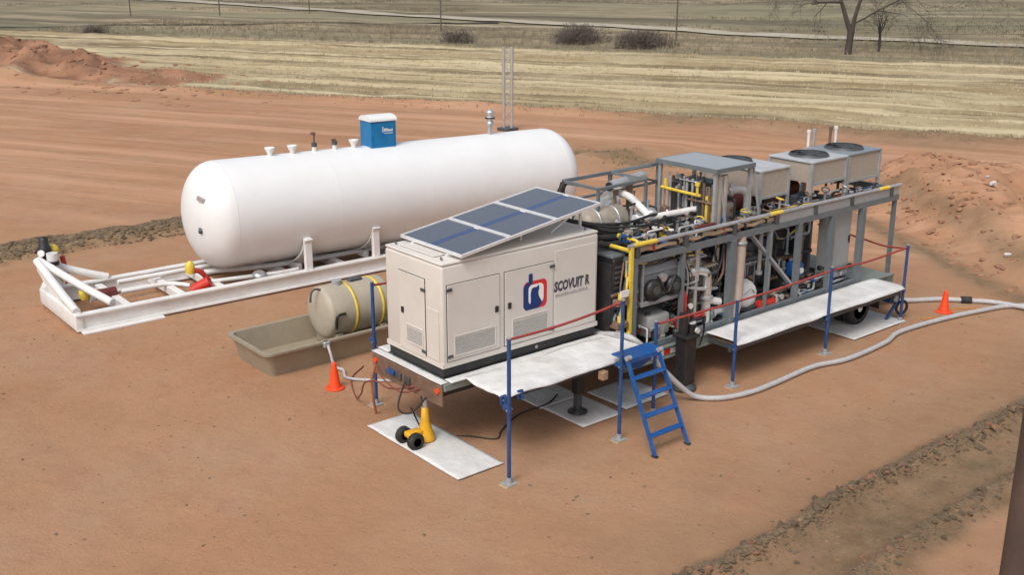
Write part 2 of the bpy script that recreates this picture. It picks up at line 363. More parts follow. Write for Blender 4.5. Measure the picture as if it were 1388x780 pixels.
def axis(lo, hi, segs):
    out = []
    for a, b, st_ in segs: out += list(np.arange(a, b - 1e-6, st_))
    out.append(segs[-1][1]); far = [12, 30, 70, 150, 300, 600]
    pre = [segs[0][0] - f for f in far[::-1]] if lo else []; post = [segs[-1][1] + f for f in far] if hi else []
    return np.array(pre + out + post)
def pad_masks(x, y):
    t, s = ts(x, y)
    yb = -5.2 + .25 * (fbm(x, y * 0, .35, 2, 9) - .5)
    on = .55 * sst(-3.5, -.5, x) + .45 * sst(-.5, 3.5, x + 2 * (fbm(x, y, .5, 3, 47) - .5))
    wob = .5 * (fbm(x, y, .8, 4, 41) - .5)
    mud = on * sst(-1.75, -1.45, y - yb + wob) * sst(.35, .05, y - yb + wob) + .45 * on * sst(2.6, .2, y - yb + wob * 3) * sst(-.2, .1, y - yb)
    base = -18.0 - (t - 19) * 1.6
    rut = sst(15, 18, t) * np.exp(-((s - base + .8 + wob) / .75) ** 2) * .95
    rut = np.maximum(rut, .75 * sst(16, 18, t) * np.exp(-((s - base - 2.2 + 2 * wob) / .8) ** 2))
    gp = .9 * np.exp(-(((t - 7.5) / 4.2) ** 2 + ((s + 10.2 + wob) / 1.1) ** 2))
    gp = np.maximum(gp, .8 * sst(19, 22, t) * np.exp(-((s + 9.6 + wob * 2) / .9) ** 2))
    edge = .85 * sst(-3.5, .5, s + 4 * (fbm(x, y, .3, 3, 43) - .5)) * sst(3, 8, t)
    mud = np.maximum.reduce([mud, rut, gp, edge])
    bank = np.exp(-((y - 15.6 - .5 * (fbm(x, y * 0, .2, 2, 2) - .5)) / .66) ** 4) * sst(9, 4, x)
    bank = bank * sst(.15, .5, fbm(x, y, 1.2, 3, 45) + .25 * bank)
    str_ = sst(-27, -22, s) * sst(12, 14, y + .8 * x) * (1 - bank) * .9 + .12
    return np.clip(mud, 0, 1), np.clip(bank, 0, 1), np.clip(str_, 0, 1)
pad = sheet('dirt_pad', axis(1, 1, [(-62, 0, .3), (0, 31, .11), (31, 44, .3)]), axis(1, 0, [(-50, -42, .3), (-42, -20, .11), (-20, 0, .22)]), DIRT, pad_masks)
def hay_masks(x, y):
    h = 0
    for (cx, cy, r_) in ((12.0, 62, 6.5), (13.6, 55, 4.0), (16.6, 49.5, 3.0), (9, 70, 8.5), (12.5, 58, 4)): h = np.maximum(h, np.exp(-(((x - cx) ** 2 + (y - cy) ** 2) / r_ ** 2) ** 2))
    h = sst(.25, .6, h + .5 * (fbm(x, y, .5, 4, 51) - .5)); return h, h * 0, h * 0
hay = sheet('hay_field', axis(1, 1, [(-90, 60, .4)]), np.arange(0, 30.01, .3), HAY, hay_masks)
past = sheet('pasture_hillside', axis(1, 1, [(-150, 110, 1.5)]), np.concatenate([np.arange(30, 90, 1.0), np.arange(90, 200, 4), [230, 280, 350, 450, 700, 1200, 2500]]), PAST)
# gravel road across the pasture: a strip lying on the ground
mb = MB(); k = 0
for i in range(141):
    t_ = -120 + i * 1.5; s_ = 51.5 - .33 * t_ + 1.2 * math.sin(t_ * .05)
    for o_ in (-1.5, 0, 1.5):
        X, Y = xy(t_ + o_ * .31, s_ + o_ * .95); mb.v.append((float(X), float(Y), float(ground_z(X, Y)) + .12))
    if i:
        for j in (0, 1): a = (i - 1) * 3 + j; mb.f.append((a, a + 1, a + 4, a + 3)); mb.sm.append(True)
o = mb.build('gravel_road', TRACK); o['kind'] = 'structure'
# dry stubble, weeds and clods --------------------------------------------------
def tufts(name, n, sampler, hgt, mat, blades=5, spread=.12):
    mb = MB(); vs = []; fs = []
    P = np.array([sampler() for _ in range(n)]); ZZ = ground_z(P[:, 0], P[:, 1])
    for (x, y), z in zip(P.tolist(), ZZ.tolist()):
        h0 = hgt * random.uniform(.5, 1.3)
        for _b in range(blades):
            a = random.uniform(0, 6.283); r = random.uniform(0, spread); wd = random.uniform(.015, .035); ln = h0 * random.uniform(.6, 1.1); le = random.uniform(.1, .5) * ln
            bx, by = x + r * math.cos(a), y + r * math.sin(a); b2 = random.uniform(0, 6.283); dx, dy = wd * math.cos(b2), wd * math.sin(b2); o_ = len(vs)
            vs += [(bx - dx, by - dy, z - .02), (bx + dx, by + dy, z - .02), (bx + le * math.cos(a), by + le * math.sin(a), z + ln)]; fs.append((o_, o_ + 1, o_ + 2))
    mb.v = vs; mb.f = fs; mb.sm = [False] * len(fs); o = mb.build(name, mat, fix=False); o['kind'] = 'stuff'; return o
STRAW = M('dry_straw', (.47, .39, .24), .9, 0, .3, .8); WEED = M('grey_green_weed', (.26, .215, .140), .9, 0, .35, .8)
def s_hay():
    s_ = random.choice(range(16)) * 1.9 + random.gauss(.45, .13); return [float(v) for v in xy(random.uniform(-22 - s_ * .6, 34), max(.2, s_))]
tag_ = tufts('stubble_grass', 7000, s_hay, .14, STRAW, 4, .2); tag_['label'] = 'dry straw stubble standing in rows across the hay field'
def s_past(): return [float(v) for v in xy(random.uniform(-60, 32), random.uniform(30, 48))]
tufts('pasture_grass', 5000, s_past, .34, WEED, 5, .3)
def s_hill():
    while True:
        t_, s_ = random.uniform(-110, 60), random.uniform(46, 105)
        if vn(t_ * .05, s_ * .25, 71) > .62: return [float(v) for v in xy(t_, s_)]
tufts('hillside_scrub', 3000, s_hill, .26, M('dark_scrub', (.14, .112, .078), .95, 0, .35, .5), 8, .8)
def s_edge(): return [float(v) for v in xy(random.uniform(-20, 30), random.gauss(.2, .8))]
tufts('edge_weeds', 900, s_edge, .11, WEED, 5, .25)
def s_gp(): return [float(v) for v in xy(random.gauss(8, 2.6), random.gauss(-10.2, .55))]
tufts('patch_weeds', 300, s_gp, .09, WEED, 5, .15)

def lump(r, seed):
    bm = bmesh.new(); bmesh.ops.create_icosphere(bm, subdivisions=1, radius=1); rn = random.Random(seed)
    for v in bm.verts: v.co = v.co * rn.uniform(.55, 1.15); v.co.z *= .72
    me = bpy.data.meshes.new('dirt_clod'); bm.to_mesh(me); bm.free(); return me
LUMPS = [lump(1, i) for i in range(10)]
def clod_sample():
    x = random.uniform(-1.2, 13) if random.random() < .75 else random.uniform(-1.2, 9)
    yb = -5.2 + .25 * (float(fbm(x, 0., .35, 2, 9)) - .5)
    ln = random.random()
    y = yb + (random.gauss(0, .10) if ln < .60 else random.gauss(-1.25, .13) if ln < .95 else random.uniform(-1.3, .1))
    return x, y
CL_D = CLOD; CL_R = CLODR
variants = []
for me in LUMPS:
    for m in (CL_D, CL_R):
        q = me.copy(); q.materials.append(m); variants.append(q)
for i in range(230):
    x, y = clod_sample(); r = random.uniform(.035, .07) if random.random() < .9 else random.uniform(.07, .11)
    o = bpy.data.objects.new('dirt_clod', variants[random.randrange(10) * 2 + (random.random() < .3)]); C.objects.link(o)
    o.location = (x, y, float(ground_z(x, y)) + r * .1); o.scale = (r * random.uniform(.8, 1.6), r, r * .8); o.rotation_euler = (random.uniform(-.5, .5), random.uniform(-.5, .5), random.uniform(0, 6.28)); o.parent = pad
def crumbs(name, n, sampler, rlo, rhi, mat, parent=None):
    mb = MB(); base = [[v.co.copy() for v in me.vertices] for me in LUMPS]; faces = [[tuple(p.vertices) for p in me.polygons] for me in LUMPS]
    P = np.array([sampler() for _ in range(n)]); ZZ = ground_z(P[:, 0], P[:, 1])
    for (x, y), z0 in zip(P.tolist(), ZZ.tolist()):
        r = rlo + (rhi - rlo) * random.random() ** 3; k = random.randrange(10); a = random.uniform(0, 6.28); ca, sa = math.cos(a), math.sin(a); z = z0 - r * .1; e = random.uniform(.8, 1.7)
        mb.add([(x + r * (v.x * e * ca - v.y * sa), y + r * (v.x * e * sa + v.y * ca), z + r * v.z * .85) for v in base[k]], faces[k])
    o = mb.build(name, mat, parent, fix=False); o['kind'] = 'stuff'; return o
crumbs('dirt_crumbs', 6500, clod_sample, .008, .05, CLOD)
def s_bank(): return random.uniform(-14, 6), 15.6 + max(-.58, min(.58, random.gauss(0, .34)))
crumbs('bank_rubble', 8000, s_bank, .012, .085, CLOD)
def s_mound():
    while True:
        t_ = random.uniform(16.5, 30); b_ = -18 - (t_ - 19) * 1.6; s_ = random.uniform(b_ - .5, -8)
        if random.random() < .9: return [float(v) for v in xy(t_, s_)]
crumbs('mound_rubble', 2600, s_mound, .012, .15, CLODR)
def s_pad():
    while True:
        x, y = random.uniform(-7, 14), random.uniform(-9, 13)
        if not (-3 < x < 12 and -1.6 < y < 2.2): return x, y
crumbs('scattered_crumbs', 4200, s_pad, .006, .032, CLODR)
def s_left(): 
    return random.gauss(14, 3), random.gauss(55, 8)
crumbs('dark_specks', 1500, s_pad, .008, .034, CLOD)
crumbs('heap_rubble', 700, s_left, .04, .28, CLODR)
for i, (x, y, r, lab) in enumerate(((16.5, -.6, .11, 'round white stone low on the rough red dirt mound'), (20.1, 1.8, .14, 'bigger whitish stone higher up the rough red dirt mound'), (20.8, 2.35, .07, 'small pale stone just above the big stone on the dirt mound'))):
    me = LUMPS[i + 2].copy(); me.materials.append(STONE); o = bpy.data.objects.new('stone', me); C.objects.link(o); o.location = (x, y, float(ground_z(x, y)) + r * .5); o.scale = (r * 1.3, r, r)
    tag(o, lab, 'stone', 'pale stones on the dirt mound')

# ================================================================ the trailer
tr = T('step_deck_trailer', 'long grey step deck trailer carrying the cream generator and the pipe skid', 'trailer', (5, .5, 0))
MB().bbox(-.42, 3.12, -.52, 1.42, 1.10, 1.215, .012).build('upper_deck', DECK, tr)
fp = MB().bbox(-.46, -.425, -.50, 1.40, .86, 1.20, .01).build('front_plate', BROWN, tr, 'rust brown front plate below the generator')
for y in (.62, .38): MB().bbox(-.50, -.462, y - .07, y + .07, .98, 1.10, .01).build('coupling_bracket', DGREY, fp)
MB().bbox(-.52, -.463, .72, .92, 1.0, 1.09, .012).build('coupling_head', BLUE, fp)
for y in (1.30, -.40): MB().cyl((-.462, y, 1.10), (-.485, y, 1.10), .045, 14).build('reflector', ORANGE, fp)
mb = MB()
for y in (-.1, .95):
    mb.box(-.3, 3.1, y - .06, y + .06, .86, 1.10); mb.box(3.1, 11.0, y - .06, y + .06, .44, .68); mb.box(2.98, 3.1, y - .06, y + .06, .44, .86)
for x in (.3, 1.2, 2.1, 2.95): mb.box(x - .05, x + .05, -.5, 1.4, 1.0, 1.098)
for x in np.arange(3.6, 11, .9): mb.box(x - .05, x + .05, -.68, 1.72, .58, .678)
mb.build('chassis_frame', BLACK, tr)
MB().bbox(3.06, 3.12, -.52, 1.42, .68, 1.098, .008).build('step_wall', DGREY, tr)
md = MB().bbox(3.12, 11.25, -.66, 1.72, .68, .795, .01).build('main_deck', DECK, tr)
for y0, y1 in ((-.76, -.665), (1.725, 1.82)):
    MB().box(3.12, 11.25, y0, y1, .60, .62).box(3.12, 11.25, y0 + .035, y0 + .055, .62, .80).box(3.12, 11.25, y0, y1, .80, .82).build('side_rail', DECK, tr)
for i in range(8):
    MB().box(3.35 + i * .16, 3.505 + i * .16, -.731, -.7265, .66, .76).build('reflective_tape', REDY if i % 2 else ALU, tr, 'red stripe of reflective tape' if i % 2 else 'silver stripe of reflective tape')
for y in (-.54, 1.35):
    lg = MB().bbox(2.21, 2.37, y - .08, y + .08, .38, 1.098, .015).build('landing_leg', BLACK, tr)
    MB().bbox(2.235, 2.345, y - .055, y + .055, .10, .40, .01).build('inner_leg', DGREY, lg)
    MB().lathe([(.05, .17), (.07, .17), (.12, .07), (.16, .06)], (2.29, y, 0), seg=16).build('foot', BLACK, lg)
    MB().beam((2.29, y, .75), (2.85, y, 1.05), .05).build('brace', BLACK, lg)
for y in (-.93, 1.99):
    lg = MB().bbox(4.34, 4.62, y - .13, y + .13, .12, .98, .02).build('stabiliser_leg', BLACK, tr)
    MB().lathe([(.035, .22), (.06, .22), (.12, .15), (.14, .1)], (4.48, y, 0), seg=18).build('foot', DGREY, lg)
    MB().bbox(4.30, 4.66, y - .17, y + .17, .98, 1.05, .015).cyl((4.42, y + .02, 1.05), (4.42, y + .02, 1.42), .085, 14).cyl((4.58, y - .03, 1.05), (4.58, y - .03, 1.22), .075, 14).build('cylinder_head', BLACK, lg)
    MB().cyl((4.58, y - .03, 1.22), (4.58, y - .03, 1.245), .065, 14).build('end_cap', ALU, lg)
    MB().cyl((4.58, y - .14, 1.12), (4.58, y - .18, 1.12), .05, 12).build('end_cap', ALU, lg)
    MB().tube(smooth_path([(4.42, y - .1, 1.3), (4.6, y - .22, 1.35), (4.75, y - .16, 1.1), (4.7, y - .12, .8)]), .018, 6).build('hydraulic_hose', RUBBER, lg)
MB().cyl((9.9, -.5, .375), (9.9, 1.55, .375), .06, 12).build('axle', BLACK, tr)
WZ = .375
def wheel(x, y, face):
    t_ = MB().lathe([(-.115, .22), (-.12, .27), (-.11, .33), (-.085, .35), (-.03, .356), (.03, .356), (.085, .35), (.11, .33), (.12, .27), (.115, .22), (.10, .20), (-.10, .20), (-.115, .22)], (x, y, WZ), (0, 1, 0), 36).build('wheel', RUBBER, tr)
    MB().lathe([(face * .105, .215), (face * .11, .195), (face * .10, .18), (face * .085, .15), (face * .08, .10), (face * .115, .075), (face * .12, .0)], (x, y, WZ), (0, 1, 0), 28).build('rim', WPAINT, t_)
    for k in range(8):
        a = k * math.pi / 4; MB().cyl((x + .12 * math.cos(a), y + face * .08, WZ + .12 * math.sin(a)), (x + .12 * math.cos(a), y + face * .105, WZ + .12 * math.sin(a)), .012, 6).build('wheel_nut', GALV, t_)
for y, f in ((-.80, -1), (-.52, -1), (1.39, 1), (1.67, 1)): wheel(9.82, y, f)
for y in (-.62, 1.6): MB().bbox(10.52, 10.545, y - .28, y + .28, .22, .66, .006).build('mud_flap', RUBBER, tr)
for y in (-.5, 1.5): MB().bbox(11.26, 11.30, y - .1, y + .1, .62, .72, .01).build('tail_light', REDY, tr)
mb = MB()
for x in (.35, 1.3, 2.25, 3.0): mb.beam((x, -.52, 1.15), (x, -1.36, 1.15), .05, .07)
for x in (5.3, 6.4, 7.5, 8.6, 9.7, 10.4): mb.beam((x, -.76, .70), (x, -1.36, .70), .05, .07)
mb.box(.2, 3.05, -1.37, -1.32, 1.12, 1.19); mb.box(5.15, 10.5, -1.37, -1.32, .66, .74)
mb.build('walkway_bracket', DGREY, tr)
for k in range(4): MB().bbox(.12, 3.06, -.54 - .2 * (k + 1) + .006, -.54 - .2 * k, 1.145, 1.185, .006).build('walkway_plank', TIMBER, tr)
for k in range(3): MB().bbox(5.3, 10.5, -.79 - .185 * (k + 1) + .006, -.79 - .185 * k, .70, .735, .006).build('walkway_plank', TIMBER, tr)

# ---------------------------------------------------------------- matting laid on the walkways and under the feet
def drape(name, x0, x1, y0, y1, z, label, wr=.012, sag=0, sx=0, seed=1, thick=.012, group='sheets of white matting', nx=None, edge=.02, ang=0, fold=None):
    nx = nx or max(12, int((x1 - x0) / .06)); ny = max(10, int((y1 - y0) / .06)); mb = MB(); cx, cy = (x0 + x1) / 2, (y0 + y1) / 2
    def P(i, j, dz):
        x = x0 + (x1 - x0) * i / nx; y = y0 + (y1 - y0) * j / ny
        zz = z + dz + wr * (2 * float(fbm(x, y, 2.2, 3, seed)) - .7) + wr * .9 * float(vn(x * 1.5, y * 6.5, seed + 3))
        if sag: zz -= sag * max(0, (y0 + .12 - y) / .12) ** 2 * (.55 + .9 * float(vn(x * 2.2, 0, seed + 7)))
        if sx: zz -= sx * max(0, (x0 + .30 - x) / .30) ** 2 * float(sst(y1, y1 - .35, y))
        e = edge * (float(vn(x * 2.5, y * 2.5, seed + 11)) - .5)
        if fold: zz += fold * math.exp(-((x - cx) / .05) ** 2)
        xx, yy = x + (e if i in (0, nx) else 0), y + (e if j in (0, ny) else 0)
        if ang: xx, yy = cx + (xx - cx) * math.cos(ang) - (yy - cy) * math.sin(ang), cy + (xx - cx) * math.sin(ang) + (yy - cy) * math.cos(ang)
        return xx, yy, zz
    n = (nx + 1) * (ny + 1)
    for dz in (thick, 0): mb.v += [P(i, j, dz) for i in range(nx + 1) for j in range(ny + 1)]
    w_ = ny + 1
    for i in range(nx):
        for j in range(ny):
            a = i * w_ + j; mb.f += [(a, a + w_, a + w_ + 1, a + 1), (n + a, n + a + 1, n + a + w_ + 1, n + a + w_)]; mb.sm += [True, True]
    rim = [i * w_ for i in range(nx + 1)] + [nx * w_ + j for j in range(1, w_)] + [i * w_ + ny for i in range(nx - 1, -1, -1)] + [j for j in range(ny - 1, 0, -1)]
    for k in range(len(rim)): a, b = rim[k], rim[(k + 1) % len(rim)]; mb.f.append((a, n + a, n + b, b)); mb.sm.append(False)
    return tag(mb.build(name, MAT, fix=False), label, 'matting', group)
drape('matting', -.05, 3.06, -1.45, -.52, 1.225, 'wrinkled white matting draped over the walkway beside the cream generator', .022, .04, .03, 3)
drape('matting', -.47, -.335, -.50, 1.40, 1.224, 'narrow white strip of matting on the deck lip before the end of the generator', .006, 0, 0, 5, edge=.01)
drape('matting', -.32, 3.0, 1.16, 1.45, 1.226, 'white strip of matting on the deck between the generator and the tan tank', .008, 0, 0, 6)
drape('matting', -.30, 2.95, -.54, -.37, 1.226, 'thin white strip of matting tucked along the black base of the generator', .006, 0, 0, 8)
drape('matting', 5.26, 10.55, -1.44, -.70, .826, 'long white matting along the low walkway of the pipe skid', .009, .06, 0, 9)
def flat_mat(*a, **k): return drape(*a, **k)
gz_ = lambda x, y: float(ground_z(x, y))
flat_mat('ground_mat', -.71, .15, -1.22, 1.24, .02, 'white oblong ground mat under the yellow jack with wheels', .006, seed=21, thick=.015, group='white mats on the ground', edge=.015)
flat_mat('ground_mat', 1.96, 2.85, -1.03, -.05, .02, 'bright white square mat under the black landing leg', .005, seed=23, thick=.015, group='white mats on the ground', edge=.015)
flat_mat('ground_mat', 1.93, 2.84, -.03, 1.05, .022, 'greyish shaded mat behind the landing leg under the front walkway', .006, seed=25, thick=.015, group='white mats on the ground', edge=.015)
flat_mat('ground_mat', 3.02, 4.05, -.95, .0, .02, 'pale mat on the ground behind the blue ladder', .006, seed=27, thick=.015, group='white mats on the ground', edge=.015)
flat_mat('ground_mat', 8.95, 10.78, -1.40, -.28, .02, 'white mat on the ground under the trailer tyre', .006, seed=29, thick=.015, group='white mats on the ground', edge=.015)

# ================================================================ generator
ge = T('generator', 'cream box generator with solar panels above, black base and dark lettering', 'generator', (1.3, .4, 1.24))
X0, X1, Y0, Y1, ZB, ZT = -.32, 2.86, -.36, 1.15, 1.40, 3.0
MB().bbox(X0 + .02, X1 - .02, Y0 + .03, Y1 - .03, 1.24, 1.398, .012).build('base', BLACK, ge)
enc = MB().bbox(X0, X1, Y0, Y1, ZB, ZT, .045, 3).build('enclosure', CREAM, ge)
MB().bbox(X0 + .005, X1 - .005, Y0 + .005, Y1 - .005, ZT - .002, ZT + .045, .02, 2).build('roof_cap', CREAM2, ge)
MB().box(X0 - .006, X1 + .006, Y0 - .006, Y1 + .006, ZB + .002, ZB + .075).build('bottom_rail', CREAM2, ge)
MB().cyl((1.55, Y0 + .028, 1.32), (1.55, Y0 + .022, 1.32), .03, 12).build('lifting_eye', GREYL, ge)
def door(x0, x1, z0, z1, louv, latch, hinge, face):
    def bx(u0, u1, w0, w1, d0, d1, b=.006):              # u along the wall, d outward
        if face == 'side': return MB().bbox(u0, u1, Y0 - d1, Y0 - d0, w0, w1, b)
        return MB().bbox(X0 - d1, X0 - d0, u0, u1, w0, w1, b)
    bx(x0 - .010, x1 + .010, z0 - .010, z1 + .010, .0005, .0035, .001).build('door_seal', RUBBER, ge)
    d = bx(x0, x1, z0, z1, .004, .016).build('door', CREAM2, ge)
    a, b, c_, e = louv
    fr = MB()
    for (p, q, r, s_) in ((a, b, c_ - .025, c_), (a, b, e, e + .025), (a - .025, a, c_ - .025, e + .025), (b, b + .025, c_ - .025, e + .025)): fr2 = bx(p, q, r, s_, .0165, .028, .003); fr.add(fr2.v, fr2.f)
    fr.build('louvre_frame', CREAM, d)
    k = 0; zz = c_ + .01
    while zz + .032 < e:
        bx(a + .002, b - .002, zz, zz + .026, .0165, .0235, .004).build('louvre_slat', LOUV, d); zz += .033
    la = bx(latch[0] - .035, latch[0] + .035, latch[1] - .05, latch[1] + .05, .0165, .032, .008).build('latch', BLACK, d)
    for hx, hz in hinge: bx(hx - .055, hx + .055, hz - .025, hz + .025, .0165, .035, .008).build('hinge', DGREY, d)
    return d
door(-.235, .765, 1.50, 2.70, (-.10, .66, 1.58, 1.87), (.70, 2.15), ((-.20, 2.63), (-.20, 1.58)), 'side')
door(.865, 1.86, 1.50, 2.70, (1.03, 1.74, 1.60, 1.90), (.955, 2.15), ((1.83, 2.63), (1.83, 1.58)), 'side')
door(.07, .76, 1.46, 2.72, (.14, .54, 1.62, 1.88), (.66, 2.1), ((.10, 2.55), (.10, 1.56)), 'end')
MB().bbox(X0 - .014, X0 - .001, -.28, .04, 1.50, 2.30, .005).build('side_panel', CREAM2, ge)
MB().bbox(1.90, 2.80, Y0 - .012, Y0 - .001, 1.50, 2.86, .005).build('fixed_panel', CREAM2, ge)
MB().bbox(-.2, .12, .0, .9, ZT + .051, ZT + .075, .01).build('roof_hatch', CREAM2, ge)
for y in (-.2, 1.0):
    for x in (-.2, 2.7): MB().ring((x, y, ZT + .075), (1, 0, 0), .022, .008, 12, 6).build('lifting_lug', DGREY, ge)
# emblem: rounded square, blue at the left and bottom, red at the top and right, blue figure in the middle
YF = Y0 - .0165
def flat(poly, d, name, mat, th=.002):
    return MB().prism([(x, YF - d, z) for x, z in poly], (0, -th, 0)).build(name, mat, ge)
def rr(x0, x1, z0, z1, r, n=5):
    out = []
    for cx, cz, a0 in ((x1 - r, z1 - r, 0), (x0 + r, z1 - r, 90), (x0 + r, z0 + r, 180), (x1 - r, z0 + r, 270)):
        for k in range(n + 1): a = R(a0 + 90 * k / n); out.append((cx + r * math.cos(a), cz + r * math.sin(a)))
    return out
LX0, LX1, LZ0, LZ1 = 1.235, 1.725, 1.995, 2.46
flat(rr(LX0, LX1, LZ0, LZ1, .09), 0, 'emblem', LOGOR)
flat([(LX0 - .001, LZ0 + .06), (LX0 + .05, LZ0 + .001), (LX0 + .30, LZ0 + .001), (LX0 + .38, LZ0 + .06), (LX0 + .42, LZ0 + .12), (LX0 + .28, LZ0 + .11), (LX0 + .13, LZ0 + .11), (LX0 + .13, LZ1 - .11), (LX0 + .16, LZ1 - .03), (LX0 + .08, LZ1 - .005), (LX0 - .001, LZ1 - .08)], .0022, 'emblem_border', LOGOB)
flat(rr(LX0 + .105, LX1 - .075, LZ0 + .085, LZ1 - .06, .07), .0044, 'emblem_field', LOGOW)
flat([(LX0 + .13, LZ0 + .05), (LX0 + .385, LZ0 + .06), (LX0 + .36, LZ0 + .13), (LX0 + .315, LZ0 + .20), (LX0 + .305, LZ0 + .27), (LX0 + .325, LZ0 + .33), (LX0 + .315, LZ0 + .385), (LX0 + .265, LZ0 + .355), (LX0 + .215, LZ0 + .36), (LX0 + .165, LZ0 + .34), (LX0 + .145, LZ0 + .25), (LX0 + .15, LZ0 + .15)], .0066, 'emblem_figure', LOGOB)
flat(rr(LX0 + .105, LX0 + .185, LZ1 - .05, LZ1 + .13, .025), .0066, 'emblem_stem', LOGOB)
def lettering(txt, size, loc, name, mat, parent, rot, shear=0, bold=.0, xs=1):
    cu = bpy.data.curves.new(name, 'FONT'); cu.body = txt; cu.size = size; cu.extrude = .001; cu.shear = shear; cu.offset = bold; cu.space_character = 1.02; cu.resolution_u = 2
    tmp = bpy.data.objects.new(name, cu); C.objects.link(tmp)
    me = bpy.data.meshes.new_from_object(tmp.evaluated_get(bpy.context.evaluated_depsgraph_get())); bpy.data.objects.remove(tmp)
    me.transform(Matrix.Translation(Vector(loc) - ORI[parent.name]) @ rot @ Matrix.Scale(xs, 4, (1, 0, 0))); me.materials.clear(); me.materials.append(mat)
    o = bpy.data.objects.new(name, me); C.objects.link(o); o.parent = parent; ORI[o.name] = ORI[parent.name]; return o
RX = Matrix.Rotation(R(90), 4, 'X')
lettering('SCOVUIT R', .225, (1.885, Y0 - .0135, 2.185), 'lettering', PRINT, ge, RX, .10, .012, .66)
MB().box(1.91, 2.64, Y0 - .0145, Y0 - .0125, 2.085, 2.092).build('lettering_line', PRINTG, ge)
mb = MB(); x = 1.91
while x < 2.60: wd = random.uniform(.012, .035); mb.box(x, x + wd, Y0 - .0145, Y0 - .0125, 2.10, 2.10 + random.choice((.022, .035))); x += wd + random.uniform(.008, .02)
mb.build('small_lettering', PRINTG, ge)

# ---------------------------------------------------------------- solar panels
sa = T('solar_array', 'row of three tilted solar modules on the roof of the cream generator', 'solar panels', (1.4, .35, ZT + .05))
A = Vector((-.02, -.45, 3.10)); U = Vector((2.93, .10, .36)); V = Vector((0, 1.60, 0.0)); N = U.cross(V).normalized()
def pl(u, v, h=0): return A + U * u + V * v + N * h
def slab(u0, u1, v0, v1, h0, h1): return MB().prism([pl(u0, v0, h0), pl(u1, v0, h0), pl(u1, v1, h0), pl(u0, v1, h0)], N * (h1 - h0))
for k in range(3):
    u0, u1 = k / 3 + .003, (k + 1) / 3 - .003
    md_ = slab(u0, u1, .002, .998, 0, .03).build('module', ALU, sa)
    slab(u0 + .010, u1 - .010, .022, .465, .0305, .034).build('cell_sheet', CELL, md_)
    slab(u0 + .010, u1 - .010, .545, .978, .0305, .034).build('cell_sheet', CELL, md_)
    slab(u0 + .018, u1 - .018, .468, .542, .0305, .0345).build('centre_strip', CELLB, md_, 'deep blue strip between the two cell sheets')
    mb = MB()
    for (a, b, c_, d) in ((u0, u1, .0, .018), (u0, u1, .982, 1.0), (u0, u0 + .009, .018, .982), (u1 - .009, u1, .018, .982)): q = slab(a, b, c_, d, .0305, .046); mb.add(q.v, q.f)
    mb.build('module_frame', ALU, md_)
for v in (.22, .78): MB().beam(pl(-.01, v, -.03), pl(1.01, v, -.03), .04, .05, N).build('mounting_rail', ALU, sa)
for u in (.06, .5, .95):
    for v in (.22, .78):
        p = pl(u, v, -.055); MB().beam((p.x, p.y, ZT + .05), p, .035, .035).build('mounting_leg', ALU, sa)
mb = MB(); p = pl(.95, .22, -.05); q = pl(.72, .22, -.05); mb.beam(p, (q.x, q.y, ZT + .06), .03); p = pl(.95, .78, -.05); q = pl(.72, .78, -.05); mb.beam(p, (q.x, q.y, ZT + .06), .03); mb.build('mounting_brace', ALU, sa)
tag(MB().bbox(.02, .10, .28, .36, ZT + .077, ZT + .13, .01).build('roof_bolt_box', BLUE), 'tiny blue box on the generator roof at the low end of the solar panels', 'box')

# ---------------------------------------------------------------- blue posts and red straps
def post(x, y, h, label, clampz, feet=True, board=True):
    t_ = T('railing_post', label, 'post', (x, y, 0), 'blue railing posts round the trailer')
    MB().cyl((x, y, .03), (x, y, h), .030, 12).build('pole', BLUE, t_)
    MB().bbox(x - .09, x + .09, y - .09, y + .09, .012, .03, .004).build('base_plate', GREYL, t_)
    MB().cyl((x, y, .03), (x, y, .11), .045, 12).build('base_socket', GREYL, t_)
    cl = MB().cyl((x, y, clampz - .05), (x, y, clampz + .05), .042, 12).beam((x, y, clampz), (x + .02, y + .14, clampz), .05, .06).build('clamp', BLUE, t_)
    MB().cyl((x - .05, y, clampz), (x + .06, y, clampz), .012, 8).build('clamp_bolt', GALV, cl)
    MB().cyl((x, y, h), (x, y, h + .015), .034, 12).build('cap', GREYL, t_)
    if board: pb = MB().bbox(x - .13, x + .13, y - .09, y + .09, -.03, .011, .006).build('foot_board', TIMBER, t_)
    return t_
post(-.19, -1.76, 2.25, 'blue post standing alone nearest the matted front walkway', 1.17)
post(-.08, 1.94, 2.19, 'blue post at the far corner of the generator, before the tan tank', 1.15)
post(2.11, -1.70, 2.33, 'taller blue post at the hinge of the blue ladder', 1.25)
post(3.26, -1.34, 1.64, 'blue post just behind the top of the blue ladder', 1.15)
post(5.23, -1.40, 1.62, 'blue post between the ladder and the middle of the low walkway', .72)
post(7.90, -1.45, 1.73, 'blue post in the middle of the long low walkway', .72)
post(10.69, -1.32, 1.66, 'blue post at the far end of the low walkway by the hoses', .72)
jb = T('cable_winch_stand', 'cluttered dark blue bracket stand at the far blue post', 'bracket', (10.7, -1.25, 0))
MB().beam((10.69, -1.23, .72), (10.69, -.70, .72), .07, .09).build('arm', BLUE, jb); MB().bbox(10.45, 10.82, -1.22, -.95, .42, .64, .03).build('winch_body', M('navy_paint', (.02, .04, .11), .5, 0, .2, 8), jb)
MB().beam((10.5, -1.1, .02), (10.69, -1.24, .5), .05).build('strut', BLUE, jb); MB().ring((10.9, -1.20, .25), (.3, 1, 0), .14, .03, 16, 6).build('cable_coil', RUBBER, jb)
MB().cyl((10.55, -1.24, .53), (10.55, -1.28, .53), .07, 14).build('drum_cap', GALV, jb)
